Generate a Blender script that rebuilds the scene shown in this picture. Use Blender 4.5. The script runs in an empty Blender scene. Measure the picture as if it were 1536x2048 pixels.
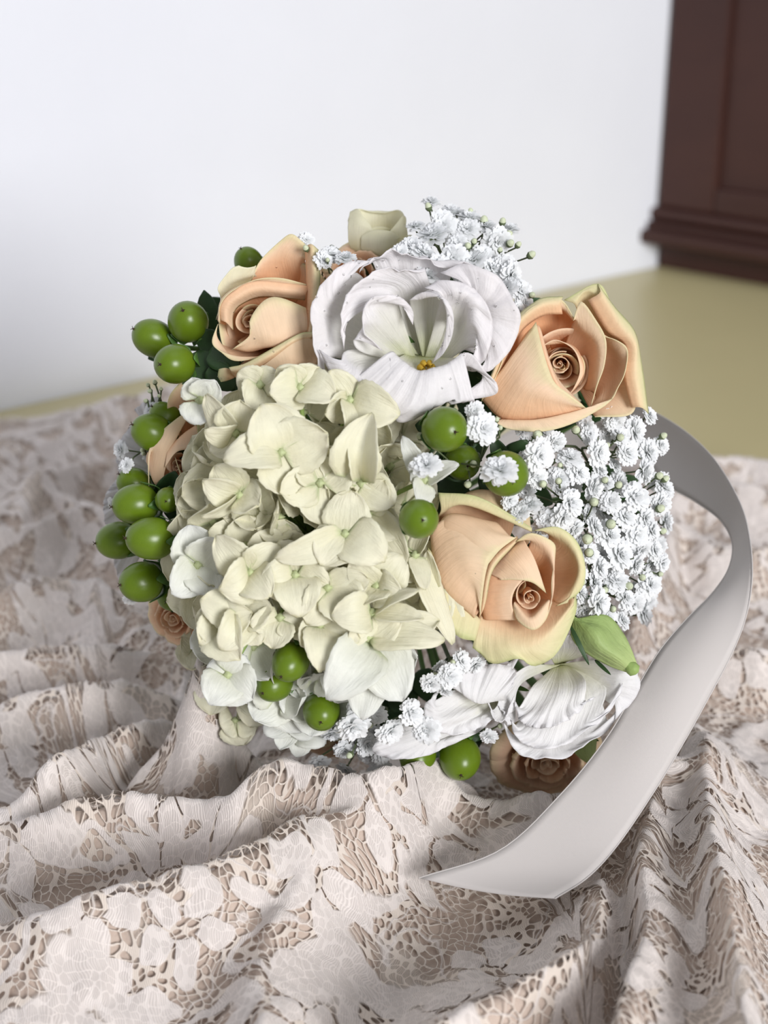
import bpy, math, random
import numpy as np
from mathutils import Vector, Matrix

scene = bpy.context.scene
COL = scene.collection
rng = np.random.default_rng(7)
random.seed(7)

# ------------------------------------------------------------------ camera
FPX, CAMH, PITCH = 3080.0, 0.37, math.radians(23)
FW = np.array([0, math.cos(PITCH), -math.sin(PITCH)])
XX = np.array([1.0, 0, 0])
UP = np.array([0, math.sin(PITCH), math.cos(PITCH)])
CC = np.array([0, 0, CAMH])
cd = bpy.data.cameras.new('camera'); cam = bpy.data.objects.new('camera', cd); COL.objects.link(cam)
cam.location = CC; cam.rotation_euler = (math.pi/2-PITCH, 0, 0)
cd.sensor_fit = 'VERTICAL'; cd.sensor_height = 24.0; cd.lens = 24.0*FPX/2048
cd.clip_start = 0.02; cd.clip_end = 50
cd.dof.use_dof = True; cd.dof.focus_distance = 0.575; cd.dof.aperture_fstop = 5.6
scene.camera = cam
# ------------------------------------------------------------------ light
world = bpy.data.worlds.new('world'); scene.world = world; world.use_nodes = True
bg = world.node_tree.nodes['Background']; bg.inputs[0].default_value = (0.93, 0.94, 1.0, 1); bg.inputs[1].default_value = 0.30
def area(name, loc, target, sx, sy, power, col):
    l = bpy.data.lights.new(name, 'AREA'); l.shape = 'RECTANGLE'; l.size = sx; l.size_y = sy; l.energy = power; l.color = col
    o = bpy.data.objects.new(name, l); COL.objects.link(o); o.location = loc
    o.rotation_euler = (Vector(target)-Vector(loc)).to_track_quat('-Z', 'Y').to_euler()
    return o
area('window_light', (1.65, -2.3, 1.2), (0, 0.8, 0.1), 1.15, 1.25, 120, (0.99, 0.985, 1.0))
area('ceiling_light', (0.5, 0.4, 2.5), (0.1, 0.8, 0.0), 1.6, 1.6, 5, (0.95, 0.97, 1.0))
scene.view_settings.view_transform = 'Standard'; scene.view_settings.look = 'None'
scene.view_settings.exposure = 0.0; scene.view_settings.gamma = 1.0; scene.view_settings.use_curve_mapping = False

# ------------------------------------------------------------------ geometry helpers
def W(px, py, d):
    return CC + FW*d + XX*(px-768)/FPX*d + UP*(1024-py)/FPX*d
def GZ(px, py, z=0.0):
    r = FW + XX*(px-768)/FPX + UP*(1024-py)/FPX
    return CC + r*(z-CAMH)/r[2]
def surf(px, py):
    rr = ((px-775)/600.0)**2 + ((py-985)/620.0)**2
    return 0.562 + 0.085*(1-math.sqrt(max(0.0, 1-rr)))
def M3(P, d0):                        # (x, y, z) in flower units -> world metres
    P = np.asarray(P, float); d = d0 - P[..., 2]*d0/FPX
    return CC + FW*d[..., None] + XX*((P[..., 0]-768)/FPX*d)[..., None] + UP*((1024-P[..., 1])/FPX*d)[..., None]
def nrm(v):
    v = np.asarray(v, float); return v/(np.linalg.norm(v, axis=-1, keepdims=True)+1e-12)
def cr(pts, n):
    p = np.asarray(pts, float)
    if len(p) == 1: return np.repeat(p, n, 0)
    t = np.linspace(0, len(p)-1, n); i = np.minimum(t.astype(int), len(p)-2); u = (t-i)
    e = np.concatenate([[2*p[0]-p[1]], p, [2*p[-1]-p[-2]]])
    sh = (slice(None),)+(None,)*(p.ndim-1)
    u = u[sh]
    a, b, c, d = e[i], e[i+1], e[i+2], e[i+3]
    return 0.5*(2*b+(c-a)*u+(2*a-5*b+4*c-d)*u*u+(3*b-a-3*c+d)*u**3)
def grid_faces(nv, nu, off=0, closed=False):
    F = []
    m = nu if closed else nu-1
    for j in range(nv-1):
        for i in range(m):
            k = (i+1) % nu
            F.append((off+j*nu+i, off+j*nu+k, off+(j+1)*nu+k, off+(j+1)*nu+i))
    return F
def mesh(name, V, F, mats, uv=None, smooth=True, midx=None):
    me = bpy.data.meshes.new(name)
    me.from_pydata([tuple(v) for v in np.asarray(V, float)], [], F)
    if uv is not None:
        l = me.uv_layers.new(name='UVMap'); idx = np.zeros(len(me.loops), int); me.loops.foreach_get('vertex_index', idx)
        l.data.foreach_set('uv', np.asarray(uv, np.float32)[idx].ravel())
    for m in (mats if isinstance(mats, (list, tuple)) else [mats]): me.materials.append(m)
    if smooth: me.polygons.foreach_set('use_smooth', [True]*len(me.polygons))
    if midx is not None: me.polygons.foreach_set('material_index', midx)
    me.update(); return me
WL = {}
def place(name, me, parent, loc):
    o = bpy.data.objects.new(name, me); COL.objects.link(o)
    loc = Vector(loc); WL[o] = loc
    if parent: o.parent = parent; o.location = loc-WL[parent]
    else: o.location = loc
    return o
def part(name, V, F, mats, parent, uv=None, smooth=True, thick=0, kind=None, midx=None, bevel=0):
    V = np.asarray(V, float); c = V.mean(0)
    o = place(name, mesh(name, V-c, F, mats, uv, smooth, midx), parent, c)
    if bevel:
        m = o.modifiers.new('b', 'BEVEL'); m.width = bevel; m.segments = 2; m.limit_method = 'ANGLE'
    if thick:
        m = o.modifiers.new('s', 'SOLIDIFY'); m.thickness = thick; m.offset = 0
    if kind: o['kind'] = kind
    return o
def thing(name, label, cat, loc, group=None):
    o = place(name, None, None, loc); o['label'] = label; o['category'] = cat
    o.empty_display_size = 0.02
    if group: o['group'] = group
    return o
def tube(P, R, n=7):
    P = np.asarray(P, float); R = np.broadcast_to(np.asarray(R, float), (len(P),))
    T = nrm(np.gradient(P, axis=0)); ref = np.array([0.31, 0.2, 0.93])
    A = nrm(np.cross(T, ref)); B = np.cross(T, A)
    a = np.linspace(0, 2*math.pi, n, endpoint=False)
    V = P[:, None]+(A[:, None]*np.cos(a)[None, :, None]+B[:, None]*np.sin(a)[None, :, None])*R[:, None, None]
    return V.reshape(-1, 3), grid_faces(len(P), n, 0, True)
class MB:
    def __init__(s): s.V = []; s.F = []; s.n = 0; s.M = []
    def add(s, V, F, m=0):
        s.V.append(np.asarray(V, float)); s.F += [tuple(i+s.n for i in f) for f in F]; s.n += len(V); s.M += [m]*len(F)
    def out(s): return np.concatenate(s.V), s.F

# ------------------------------------------------------------------ materials
def nt(name):
    m = bpy.data.materials.new(name); m.use_nodes = True; t = m.node_tree
    return m, t.nodes, t.links, t.nodes['Principled BSDF'], t.nodes['Material Output']
def ramp(N, stops):
    r = N.new('ShaderNodeValToRGB'); e = r.color_ramp.elements
    e[0].position, e[0].color = stops[0][0], (*stops[0][1], 1); e[1].position, e[1].color = stops[-1][0], (*stops[-1][1], 1)
    for p, c in stops[1:-1]:
        x = e.new(p); x.color = (*c, 1)
    return r
def petal_mat(name, stops, transl=0.25, rough=0.55, veins=0.25, vfreq=34, tcol=None, spec=0.3, mott=0.06):
    m, N, L, b, out = nt(name)
    tc = N.new('ShaderNodeTexCoord'); sp = N.new('ShaderNodeSeparateXYZ'); L.new(tc.outputs['UV'], sp.inputs[0])
    ns = N.new('ShaderNodeTexNoise'); ns.inputs['Scale'].default_value = 4; L.new(tc.outputs['UV'], ns.inputs['Vector'])
    a = N.new('ShaderNodeMath'); a.operation = 'MULTIPLY_ADD'; a.inputs[1].default_value = 0.22; L.new(ns.outputs[0], a.inputs[0]); L.new(sp.outputs[1], a.inputs[2])
    s2 = N.new('ShaderNodeMath'); s2.operation = 'SUBTRACT'; s2.inputs[1].default_value = 0.11; L.new(a.outputs[0], s2.inputs[0])
    r = ramp(N, stops); L.new(s2.outputs[0], r.inputs[0])
    mp = N.new('ShaderNodeMapping'); mp.inputs['Scale'].default_value = (vfreq, 2.2, 1); L.new(tc.outputs['UV'], mp.inputs[0])
    n2 = N.new('ShaderNodeTexNoise'); n2.inputs['Scale'].default_value = 1.0; n2.inputs['Detail'].default_value = 4; L.new(mp.outputs[0], n2.inputs['Vector'])
    n3 = N.new('ShaderNodeTexNoise'); n3.inputs['Scale'].default_value = 260; n3.inputs['Detail'].default_value = 3; L.new(tc.outputs['Object'], n3.inputs['Vector'])
    mx = N.new('ShaderNodeMath'); mx.operation = 'ADD'; L.new(n2.outputs[0], mx.inputs[0]); L.new(n3.outputs[0], mx.inputs[1])
    hs = N.new('ShaderNodeHueSaturation'); mr = N.new('ShaderNodeMapRange'); L.new(mx.outputs[0], mr.inputs[0])
    mr.inputs[1].default_value = 0.6; mr.inputs[2].default_value = 1.4; mr.inputs[3].default_value = 1-mott; mr.inputs[4].default_value = 1+mott*0.4
    L.new(mr.outputs[0], hs.inputs['Value']); L.new(r.outputs[0], hs.inputs['Color'])
    bp = N.new('ShaderNodeBump'); bp.inputs['Strength'].default_value = veins; bp.inputs['Distance'].default_value = 0.0009
    L.new(mx.outputs[0], bp.inputs['Height'])
    L.new(hs.outputs[0], b.inputs['Base Color']); L.new(bp.outputs[0], b.inputs['Normal'])
    b.inputs['Roughness'].default_value = rough; b.inputs['Specular IOR Level'].default_value = spec
    tr = N.new('ShaderNodeBsdfTranslucent'); L.new(bp.outputs[0], tr.inputs['Normal'])
    if tcol: tr.inputs[0].default_value = (*tcol, 1)
    else: L.new(hs.outputs[0], tr.inputs[0])
    mix = N.new('ShaderNodeMixShader'); mix.inputs[0].default_value = transl
    L.new(b.outputs[0], mix.inputs[1]); L.new(tr.outputs[0], mix.inputs[2]); L.new(mix.outputs[0], out.inputs[0])
    return m
def plain(name, col, rough=0.5, spec=0.4, nscale=30, namp=0.12, bump=0.1, bdist=0.0005, stretch=(1, 1, 1), col2=None):
    m, N, L, b, out = nt(name)
    tc = N.new('ShaderNodeTexCoord'); mp = N.new('ShaderNodeMapping'); mp.inputs['Scale'].default_value = stretch; L.new(tc.outputs['Object'], mp.inputs[0])
    n = N.new('ShaderNodeTexNoise'); n.inputs['Scale'].default_value = nscale; n.inputs['Detail'].default_value = 5; L.new(mp.outputs[0], n.inputs['Vector'])
    c2 = col2 or tuple(c*(1-namp*2) for c in col)
    r = ramp(N, [(0.3, c2), (0.7, col)]); L.new(n.outputs[0], r.inputs[0]); L.new(r.outputs[0], b.inputs['Base Color'])
    bp = N.new('ShaderNodeBump'); bp.inputs['Strength'].default_value = bump; bp.inputs['Distance'].default_value = bdist; L.new(n.outputs[0], bp.inputs['Height']); L.new(bp.outputs[0], b.inputs['Normal'])
    b.inputs['Roughness'].default_value = rough; b.inputs['Specular IOR Level'].default_value = spec
    return m
PEACH = (0.97, 0.625, 0.38); PEACHD = (0.97, 0.53, 0.25); PALE = (0.94, 0.71, 0.50); CREAM = (0.86, 0.76, 0.47); GREENC = (0.66, 0.68, 0.34)
m_rose_in = petal_mat('rose_inner_petal', [(0, PEACHD), (0.55, (0.95, 0.60, 0.36)), (0.9, PALE), (1, (0.95, 0.72, 0.50))], 0.25)
m_rose = petal_mat('rose_petal', [(0, PEACHD), (0.5, PEACH), (0.82, PALE), (0.97, CREAM)], 0.22)
m_rose_pale = petal_mat('rose_pale_petal', [(0, PEACH), (0.5, (0.92, 0.66, 0.44)), (0.88, (0.92, 0.72, 0.5)), (1, CREAM)], 0.22)  # paler peach without the deep orange base, cream at the rim
m_rose_out = petal_mat('rose_outer_petal', [(0, PEACH), (0.35, (0.90, 0.64, 0.40)), (0.66, (0.85, 0.74, 0.46)), (0.9, (0.80, 0.75, 0.44)), (1, GREENC)], 0.22)
m_rose_shade = petal_mat('rose_shade_tone_petal', [(0, (0.85, 0.5, 0.3)), (0.7, (0.85, 0.6, 0.42)), (1, (0.8, 0.66, 0.42))], 0.2)  # darker peach: the shade under the bouquet is put into the petal colour
m_cream = petal_mat('cream_rose_petal', [(0, (0.88, 0.82, 0.48)), (0.6, (0.95, 0.93, 0.77)), (1, (0.94, 0.92, 0.72))], 0.4)
m_lisi = petal_mat('lisianthus_petal', [(0, (0.66, 0.70, 0.36)), (0.20, (0.86, 0.85, 0.76)), (0.5, (0.92, 0.90, 0.90)), (1, (0.90, 0.87, 0.88))], 0.28, 0.5, 0.5, 26)
m_lisi2 = petal_mat('lisianthus_cream_petal', [(0, (0.72, 0.74, 0.42)), (0.14, (0.88, 0.87, 0.72)), (0.4, (0.92, 0.91, 0.89)), (1, (0.92, 0.91, 0.92))], 0.3, 0.5, 0.5, 26)
m_hyd = petal_mat('hydrangea_sepal', [(0, (0.60, 0.66, 0.38)), (0.12, (0.84, 0.81, 0.60)), (0.5, (0.89, 0.87, 0.68)), (0.92, (0.90, 0.87, 0.69)), (1, (0.82, 0.79, 0.55))], 0.25, 0.5, 0.45, 14)
m_hydw = petal_mat('hydrangea_white_sepal', [(0, (0.66, 0.72, 0.45)), (0.12, (0.86, 0.87, 0.76)), (1, (0.90, 0.91, 0.87))], 0.28, 0.45, 0.45, 14)
m_eye = plain('floret_eye', (0.50, 0.56, 0.30), 0.6, nscale=600)
m_berry = plain('hypericum_berry', (0.15, 0.225, 0.010), 0.3, 0.45, 70, 0.15, 0.04, col2=(0.085, 0.155, 0.007))
m_tip = plain('berry_tip', (0.05, 0.03, 0.015), 0.8)
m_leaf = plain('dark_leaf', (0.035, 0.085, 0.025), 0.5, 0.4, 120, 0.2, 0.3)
m_leaf2 = plain('mid_leaf', (0.09, 0.2, 0.04), 0.45, 0.4, 120, 0.2, 0.3)
m_sepal = petal_mat('lisianthus_bud_green', [(0, (0.36, 0.50, 0.16)), (0.5, (0.40, 0.52, 0.2)), (1, (0.55, 0.66, 0.28))], 0.2, 0.5, 0.6, 10)
m_stem = plain('stem_green', (0.12, 0.22, 0.06), 0.6)
m_bbstem = plain('fine_stem_green', (0.13, 0.17, 0.08), 0.6)
m_bb = petal_mat('babys_breath_petal', [(0, (0.80, 0.86, 0.72)), (0.3, (0.92, 0.94, 0.93)), (1, (0.95, 0.96, 0.97))], 0.3, 0.6, 0.1, 6)
m_budw = plain('bud_white', (0.68, 0.74, 0.52), 0.6)
m_sat = None

# ------------------------------------------------------------------ setting
wa, wb, wc = GZ(0, 818), GZ(1310, 532), GZ(1536, 572)
wu = nrm((wb-wa)); wn = np.array([wu[1], -wu[0], 0.0])          # wall direction, wall normal toward the room
cu = nrm((wc-wb)); cn = np.array([cu[1], -cu[0], 0.0]); cn = cn if cn[1] < 0 else -cn
def box(o, a, b, c):                  # corner + three edge vectors
    o, a, b, c = map(lambda v: np.asarray(v, float), (o, a, b, c))
    V = [o, o+a, o+a+b, o+b, o+c, o+a+c, o+a+b+c, o+b+c]
    F = [(0, 3, 2, 1), (4, 5, 6, 7), (0, 1, 5, 4), (1, 2, 6, 5), (2, 3, 7, 6), (3, 0, 4, 7)]
    return V, F
Z = np.array([0, 0, 1.0])
m_wall = plain('painted_wall', (0.86, 0.88, 0.94), 0.8, 0.2, 14, 0.01, 0.05)
m_floor = plain('floor_tile', (0.45, 0.36, 0.28), 0.5, 0.3, 6, 0.1)
m_table = plain('yellow_table_paint', (0.60, 0.53, 0.29), 0.36, 0.5, 9, 0.04, 0.05, col2=(0.57, 0.505, 0.275))
m_wood = plain('mahogany_wood', (0.060, 0.022, 0.016), 0.45, 0.4, 5, 0.2, 0.1, stretch=(1, 1, 3), col2=(0.042, 0.015, 0.012))
def struct(name, V, F, m, **k):
    o = part(name, V, F, m, None, smooth=False, **k); o['kind'] = 'structure'; return o
TH = 0.76
struct('wall_left', *box(wa-wu*1.6-Z*TH, wu*(2.2+np.linalg.norm(wb-wa)), -wn*0.12, Z*2.9), m_wall)
struct('floor', *box((-2.6, -2.4, -TH-0.06), (6, 0, 0), (0, 6.4, 0), (0, 0, 0.06)), m_floor)
tb = thing('table', 'yellow-green painted table the bouquet and lace lie on, against the white wall', 'table', (0.2, 0.8, -TH))
tu, tn = wu, wn
o0 = wb - tu*1.25 + tn*0.001
V, F = box(o0-Z*0.03, tu*1.95, tn*1.55, Z*0.03)
part('table_top', V, F, m_table, tb, smooth=False, bevel=0.003)
for a, b in ((0.06, 0.06), (1.83, 0.06), (0.06, 1.43), (1.83, 1.43)):
    V, F = box(o0+tu*a+tn*b-Z*TH, tu*0.06, tn*0.06, Z*(TH-0.03)); part('leg', V, F, m_table, tb, smooth=False, bevel=0.003)
# mahogany cabinet: plinth, stepped moulding, body, panel frame
cb = thing('cabinet', 'dark mahogany cabinet with stepped base moulding in the corner behind', 'cabinet', wb+cu*0.1)
dep = -cn
def cbx(name, x0, x1, fr, z0, z1, bev=0.002, mat=None):
    V, F = box(wb+cu*x0+cn*fr+Z*z0, cu*(x1-x0), dep*(0.34+fr), Z*(z1-z0)); return part(name, V, F, mat or m_wood, cb, smooth=False, bevel=bev)
cbx('plinth', 0.003, 0.62, 0.0, 0, 0.026)
cbx('moulding', -0.020, 0.643, 0.024, 0.026, 0.040, 0.004)
cbx('moulding', -0.015, 0.638, 0.016, 0.040, 0.047, 0.002)
cbx('moulding', -0.012, 0.635, 0.012, 0.047, 0.060, 0.005)
cbx('body', 0.002, 0.621, 0.0, 0.060, 1.1)
cbx('stile', 0.002, 0.062, 0.007, 0.060, 1.1, 0.003); cbx('stile', 0.561, 0.621, 0.007, 0.060, 1.1, 0.003)
cbx('rail', 0.062, 0.561, 0.007, 0.060, 0.085, 0.003); cbx('rail', 0.062, 0.561, 0.007, 1.03, 1.1, 0.003)

# ------------------------------------------------------------------ lace cloth
ridges = [  # crest points (px, py, height), width front, width back
 ([(-60, 900, .012), (60, 868, .014), (170, 835, .016), (300, 775, .03), (420, 760, .03)], .05, .04),
 ([(-60, 1075, .01), (20, 1035, .018), (60, 962, .026), (130, 935, .026), (250, 905, .022), (330, 900, .02)], .022, .03),
 ([(60, 965, .024), (150, 1000, .024), (260, 1080, .02), (330, 1120, .016)], .012, .02),
 ([(-60, 1060, .018), (60, 1045, .022), (150, 1022, .024), (215, 1085, .016), (250, 1130, .012)], .02, .016),
 ([(-60, 1195, .018), (60, 1165, .022), (170, 1150, .026), (250, 1190, .026), (320, 1250, .022), (365, 1330, .014)], .022, .014),
 ([(-60, 1300, .016), (60, 1290, .018), (200, 1280, .022), (300, 1310, .018), (360, 1370, .01)], .012, .012),
 ([(-60, 1425, .014), (60, 1400, .018), (160, 1372, .022), (260, 1358, .02), (345, 1385, .016)], .016, .012),
 ([(-60, 1655, .012), (20, 1590, .022), (70, 1520, .03), (130, 1488, .03), (220, 1465, .024), (330, 1452, .018)], .018, .014),
 ([(262, 1600, .012), (300, 1530, .022), (345, 1450, .036), (372, 1395, .046), (392, 1376, .048)], .012, .012),
 ([(392, 1376, .048), (420, 1400, .044), (460, 1440, .034), (515, 1500, .024), (565, 1560, .02)], .014, .012),
 ([(-60, 1665, .012), (60, 1630, .024), (160, 1603, .028), (270, 1588, .03), (400, 1590, .03), (480, 1572, .036), (570, 1540, .040), (680, 1545, .040), (780, 1555, .036), (860, 1565, .028), (950, 1575, .016)], .012, .016),
 ([(-60, 1850, .016), (60, 1820, .022), (180, 1785, .026), (300, 1745, .03), (430, 1702, .032), (560, 1655, .032), (690, 1625, .03), (780, 1595, .028), (860, 1560, .026)], .03, .012),
 ([(620, 1700, .018), (580, 1800, .02), (540, 1900, .02), (500, 2080, .02)], .018, .02),
 ([(880, 1625, .014), (1000, 1605, .024), (1080, 1588, .03), (1180, 1560, .026), (1300, 1520, .026), (1400, 1500, .02)], .03, .015),
 ([(860, 2100, .022), (960, 2010, .028), (1050, 1930, .03), (1130, 1870, .03), (1190, 1790, .024), (1250, 1750, .014)], .012, .022),
 ([(1296, 1560, .02), (1290, 1700, .026), (1272, 1850, .03), (1255, 1980, .032), (1240, 2120, .032)], .03, .006),
 ([(1390, 1450, .02), (1405, 1560, .026), (1430, 1700, .032), (1462, 1850, .036), (1500, 2000, .036), (1520, 2120, .036)], .02, .014),
 ([(1370, 1300, .014), (1460, 1290, .018), (1600, 1310, .018)], .016, .014),
 ([(1300, 1080, .014), (1380, 1060, .02), (1460, 1090, .02), (1600, 1080, .02)], .02, .02),
 ([(1250, 1370, .018), (1290, 1200, .024), (1330, 1080, .026), (1350, 1020, .02)], .012, .02),
 ([(1300, 975, .014), (1400, 960, .02), (1600, 985, .02)], .02, .02),
 ([(1330, 915, .012), (1440, 918, .014), (1620, 930, .014)], .02, .012),
 ([(340, 1330, .01), (420, 1460, .012), (600, 1600, .012)], .01, .01),
]
gx = np.concatenate([np.linspace(-.52, -.24, 45, endpoint=False), np.linspace(-.24, .26, 400, endpoint=False), np.linspace(.26, .60, 50)])
gt = np.linspace(0, 1, 440)
YB = np.interp(gx, [-.52, -.40, -.28, -.2, -.05, .1, .2, .35, .6], [.80, .92, 1.025, 1.075, 1.06, .985, .955, .935, .93])
YB = YB + .006*np.sin(gx*60) + .003*np.sin(gx*133)
YF = .235 + .01*np.sin(gx*20)
GX = np.repeat(gx[None], len(gt), 0); GY = YF[None]+(YB-YF)[None]*(gt[:, None]**1.25)
def segdist(X, Y, a, b):
    ab = b-a; L2 = ab[0]**2+ab[1]**2
    t = np.clip(((X-a[0])*ab[0]+(Y-a[1])*ab[1])/L2, 0, 1)
    return np.hypot(X-a[0]-t*ab[0], Y-a[1]-t*ab[1]), t, ((X-a[0])*ab[1]-(Y-a[1])*ab[0])
def smooth_noise(X, Y, sc, seed):
    r = np.random.default_rng(seed); h = 0*X
    for _ in range(9):
        a = r.uniform(0, 2*math.pi); k = sc*r.uniform(.6, 1.6); h = h+np.sin(k*(X*math.cos(a)+Y*math.sin(a))+r.uniform(0, 6.28))
    return h/3
WX = GX+.004*smooth_noise(GX, GY, 70, 1); WY = GY+.004*smooth_noise(GX, GY, 70, 2)
acc = 0*GX
for pts, wf, wbk in ridges:
    P = np.array([[*GZ(px, py, h*1.3+.004)[:2], h] for px, py, h in pts])
    Pc = cr(P, len(P)*3); best = np.full(GX.shape, 9.0); H = 0*GX; S = 0*GX
    if Pc[0, 0] > Pc[-1, 0]: Pc = Pc[::-1]
    for a, b in zip(Pc[:-1], Pc[1:]):
        d, t, s = segdist(WX, WY, a, b); m = d < best
        best = np.where(m, d, best); H = np.where(m, a[2]+(b[2]-a[2])*t, H); S = np.where(m, s, S)
    w = np.where(S > 0, wf, wbk)
    acc = acc+(H*1.3*np.exp(-(best/(w*.92))**1.5))**3
HH = acc**(1/3.)
ROUGH = .5+.5*np.clip((1.0-GY)/.4, 0, 1)
HH = HH + .004 + ROUGH*(.0016*smooth_noise(GX, GY, 120, 3)+.0009*smooth_noise(GX, GY, 260, 4)+.00035*smooth_noise(GX, GY, 620, 5))
# fine gathers running along the folds
HH = HH + .0005*np.sin(900*(GX*.5+GY)+6*smooth_noise(GX, GY, 40, 6))*np.clip(smooth_noise(GX, GY, 30, 8), 0, 1)
# the bouquet presses the cloth down where it lies
pr = np.exp(-(((GX-.005)/.078)**4+((GY-.675)/.078)**4)); HH = HH*(1-pr)+.005*pr
edge = np.clip((1-gt)/.03, 0, 1)[:, None]; HH = HH*(.35+.65*edge)
HH = np.maximum(HH, .0035)
dzx = np.gradient(HH, axis=1); dx = np.gradient(GX, axis=1); dzy = np.gradient(HH, axis=0); dy = np.gradient(GY, axis=0)
UU = np.cumsum(np.hypot(dx, dzx), axis=1); VV = np.cumsum(np.hypot(dy, dzy), axis=0)
UU = GX*.5+.5*(UU-UU[:, 200:201]); VV = GY*.35+.65*VV
nvv, nuu = GX.shape
Vc = np.stack([GX, GY, HH], -1).reshape(-1, 3)
idx = np.arange(nvv*nuu).reshape(nvv, nuu)
Fc = np.stack([idx[:-1, :-1], idx[:-1, 1:], idx[1:, 1:], idx[1:, :-1]], -1).reshape(-1, 4)
uvc = np.stack([UU, VV], -1).reshape(-1, 2)

def lace_mat():
    m, N, L, b, out = nt('lace')
    def mth(op, a, bb=None, c=None):
        n = N.new('ShaderNodeMath'); n.operation = op
        for i, v in enumerate((a, bb, c)):
            if v is None: continue
            if isinstance(v, (int, float)): n.inputs[i].default_value = v
            else: L.new(v, n.inputs[i])
        return n.outputs[0]
    tc = N.new('ShaderNodeTexCoord')
    n0 = N.new('ShaderNodeTexNoise'); n0.inputs['Scale'].default_value = 55; n0.inputs['Detail'].default_value = 2; L.new(tc.outputs['UV'], n0.inputs['Vector'])
    vs = N.new('ShaderNodeVectorMath'); vs.operation = 'SUBTRACT'; L.new(n0.outputs['Color'], vs.inputs[0]); vs.inputs[1].default_value = (.5, .5, .5)
    sc = N.new('ShaderNodeVectorMath'); sc.operation = 'SCALE'; L.new(vs.outputs[0], sc.inputs[0]); sc.inputs['Scale'].default_value = .012
    ad = N.new('ShaderNodeVectorMath'); ad.operation = 'ADD'; L.new(tc.outputs['UV'], ad.inputs[0]); L.new(sc.outputs[0], ad.inputs[1])
    P = ad.outputs[0]
    def vor(scale, feat, vec=P, rnd=1.0):
        v = N.new('ShaderNodeTexVoronoi'); v.voronoi_dimensions = '2D'; v.feature = feat; v.inputs['Scale'].default_value = scale; v.inputs['Randomness'].default_value = rnd; L.new(vec, v.inputs['Vector']); return v
    # net of round-cornered meshes
    net = vor(290, 'DISTANCE_TO_EDGE', rnd=.8).outputs['Distance']; f1 = vor(290, 'F1', rnd=.8).outputs['Distance']
    nsz = N.new('ShaderNodeTexNoise'); nsz.inputs['Scale'].default_value = 45; L.new(tc.outputs['UV'], nsz.inputs['Vector'])
    hole = mth('MINIMUM', mth('MULTIPLY', mth('SUBTRACT', net, .045), 22), mth('MULTIPLY', mth('SUBTRACT', mth('MULTIPLY_ADD', nsz.outputs[0], 1.1, .02), f1), 12))
    net_a = mth('SUBTRACT', 1.0, mth('MINIMUM', mth('MAXIMUM', hole, 0.0), 1.0))
    # big motifs: petalled flowers in cells
    big = vor(21, 'F1', rnd=.8)
    dv = N.new('ShaderNodeVectorMath'); dv.operation = 'SUBTRACT'; L.new(P, dv.inputs[0]); L.new(big.outputs['Position'], dv.inputs[1])
    sx = N.new('ShaderNodeSeparateXYZ'); L.new(dv.outputs[0], sx.inputs[0])
    ang = mth('ARCTAN2', sx.outputs[1], sx.outputs[0]); sc2 = N.new('ShaderNodeSeparateColor'); L.new(big.outputs['Color'], sc2.inputs[0])
    ang = mth('ADD', ang, mth('MULTIPLY', sc2.outputs[0], 6.28))
    rad = mth('MULTIPLY', big.outputs['Distance'], 1.0)
    lob = mth('ABSOLUTE', mth('COSINE', mth('MULTIPLY', ang, 2.5)))
    rr = mth('MULTIPLY_ADD', lob, .30, .15)
    rr = mth('MULTIPLY', rr, mth('MULTIPLY_ADD', sc2.outputs[1], .5, .75))
    fl = mth('SUBTRACT', rr, rad)                                  # >0 inside a motif
    rin = mth('SUBTRACT', rad, .085)                              # open eye of the motif
    fl = mth('MINIMUM', fl, rin)
    lobcut = mth('SUBTRACT', lob, .16); fl = mth('MINIMUM', fl, mth('MULTIPLY', lobcut, .5))
    # leaves / trailing bands
    n4 = N.new('ShaderNodeTexNoise'); n4.inputs['Scale'].default_value = 24; n4.inputs['Detail'].default_value = 1; n4.inputs['Distortion'].default_value = .8; L.new(P, n4.inputs['Vector'])
    band = mth('SUBTRACT', .052, mth('ABSOLUTE', mth('SUBTRACT', n4.outputs[0], .56)))
    band2 = mth('SUBTRACT', .014, mth('ABSOLUTE', mth('SUBTRACT', n4.outputs[0], .42)))
    mot = mth('MAXIMUM', mth('MAXIMUM', fl, band), band2)
    step = mth('MINIMUM', mth('MAXIMUM', mth('MULTIPLY', mot, 70), 0.0), 1.0)
    # rib of the knitted solid areas
    wv = N.new('ShaderNodeTexWave'); wv.wave_type = 'BANDS'; wv.bands_direction = 'X'; wv.inputs['Scale'].default_value = 420; wv.inputs['Distortion'].default_value = 1.5; wv.inputs['Detail'].default_value = 1; L.new(P, wv.inputs['Vector'])
    n5 = N.new('ShaderNodeTexNoise'); n5.inputs['Scale'].default_value = 1500; n5.inputs['Detail'].default_value = 2; L.new(P, n5.inputs['Vector'])
    dens = N.new('ShaderNodeTexNoise'); dens.inputs['Scale'].default_value = 30; L.new(P, dens.inputs['Vector'])
    opac = mth('ADD', mth('MULTIPLY_ADD', wv.outputs['Fac'], .2, .76), mth('MULTIPLY', mth('SUBTRACT', dens.outputs[0], .5), .3))
    cloth_a = mth('MULTIPLY', step, mth('MINIMUM', opac, 1.0))
    # sheer veil patches between
    n6 = N.new('ShaderNodeTexNoise'); n6.inputs['Scale'].default_value = 19; n6.inputs['Detail'].default_value = 1; L.new(P, n6.inputs['Vector'])
    sheer = mth('MULTIPLY', mth('MINIMUM', mth('MAXIMUM', mth('MULTIPLY', mth('SUBTRACT', n6.outputs[0], .60), 14), 0.0), 1.0), mth('MULTIPLY_ADD', wv.outputs['Fac'], .3, .45))
    al = mth('MINIMUM', mth('MAXIMUM', mth('MAXIMUM', net_a, cloth_a), sheer), 1.0)
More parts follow.
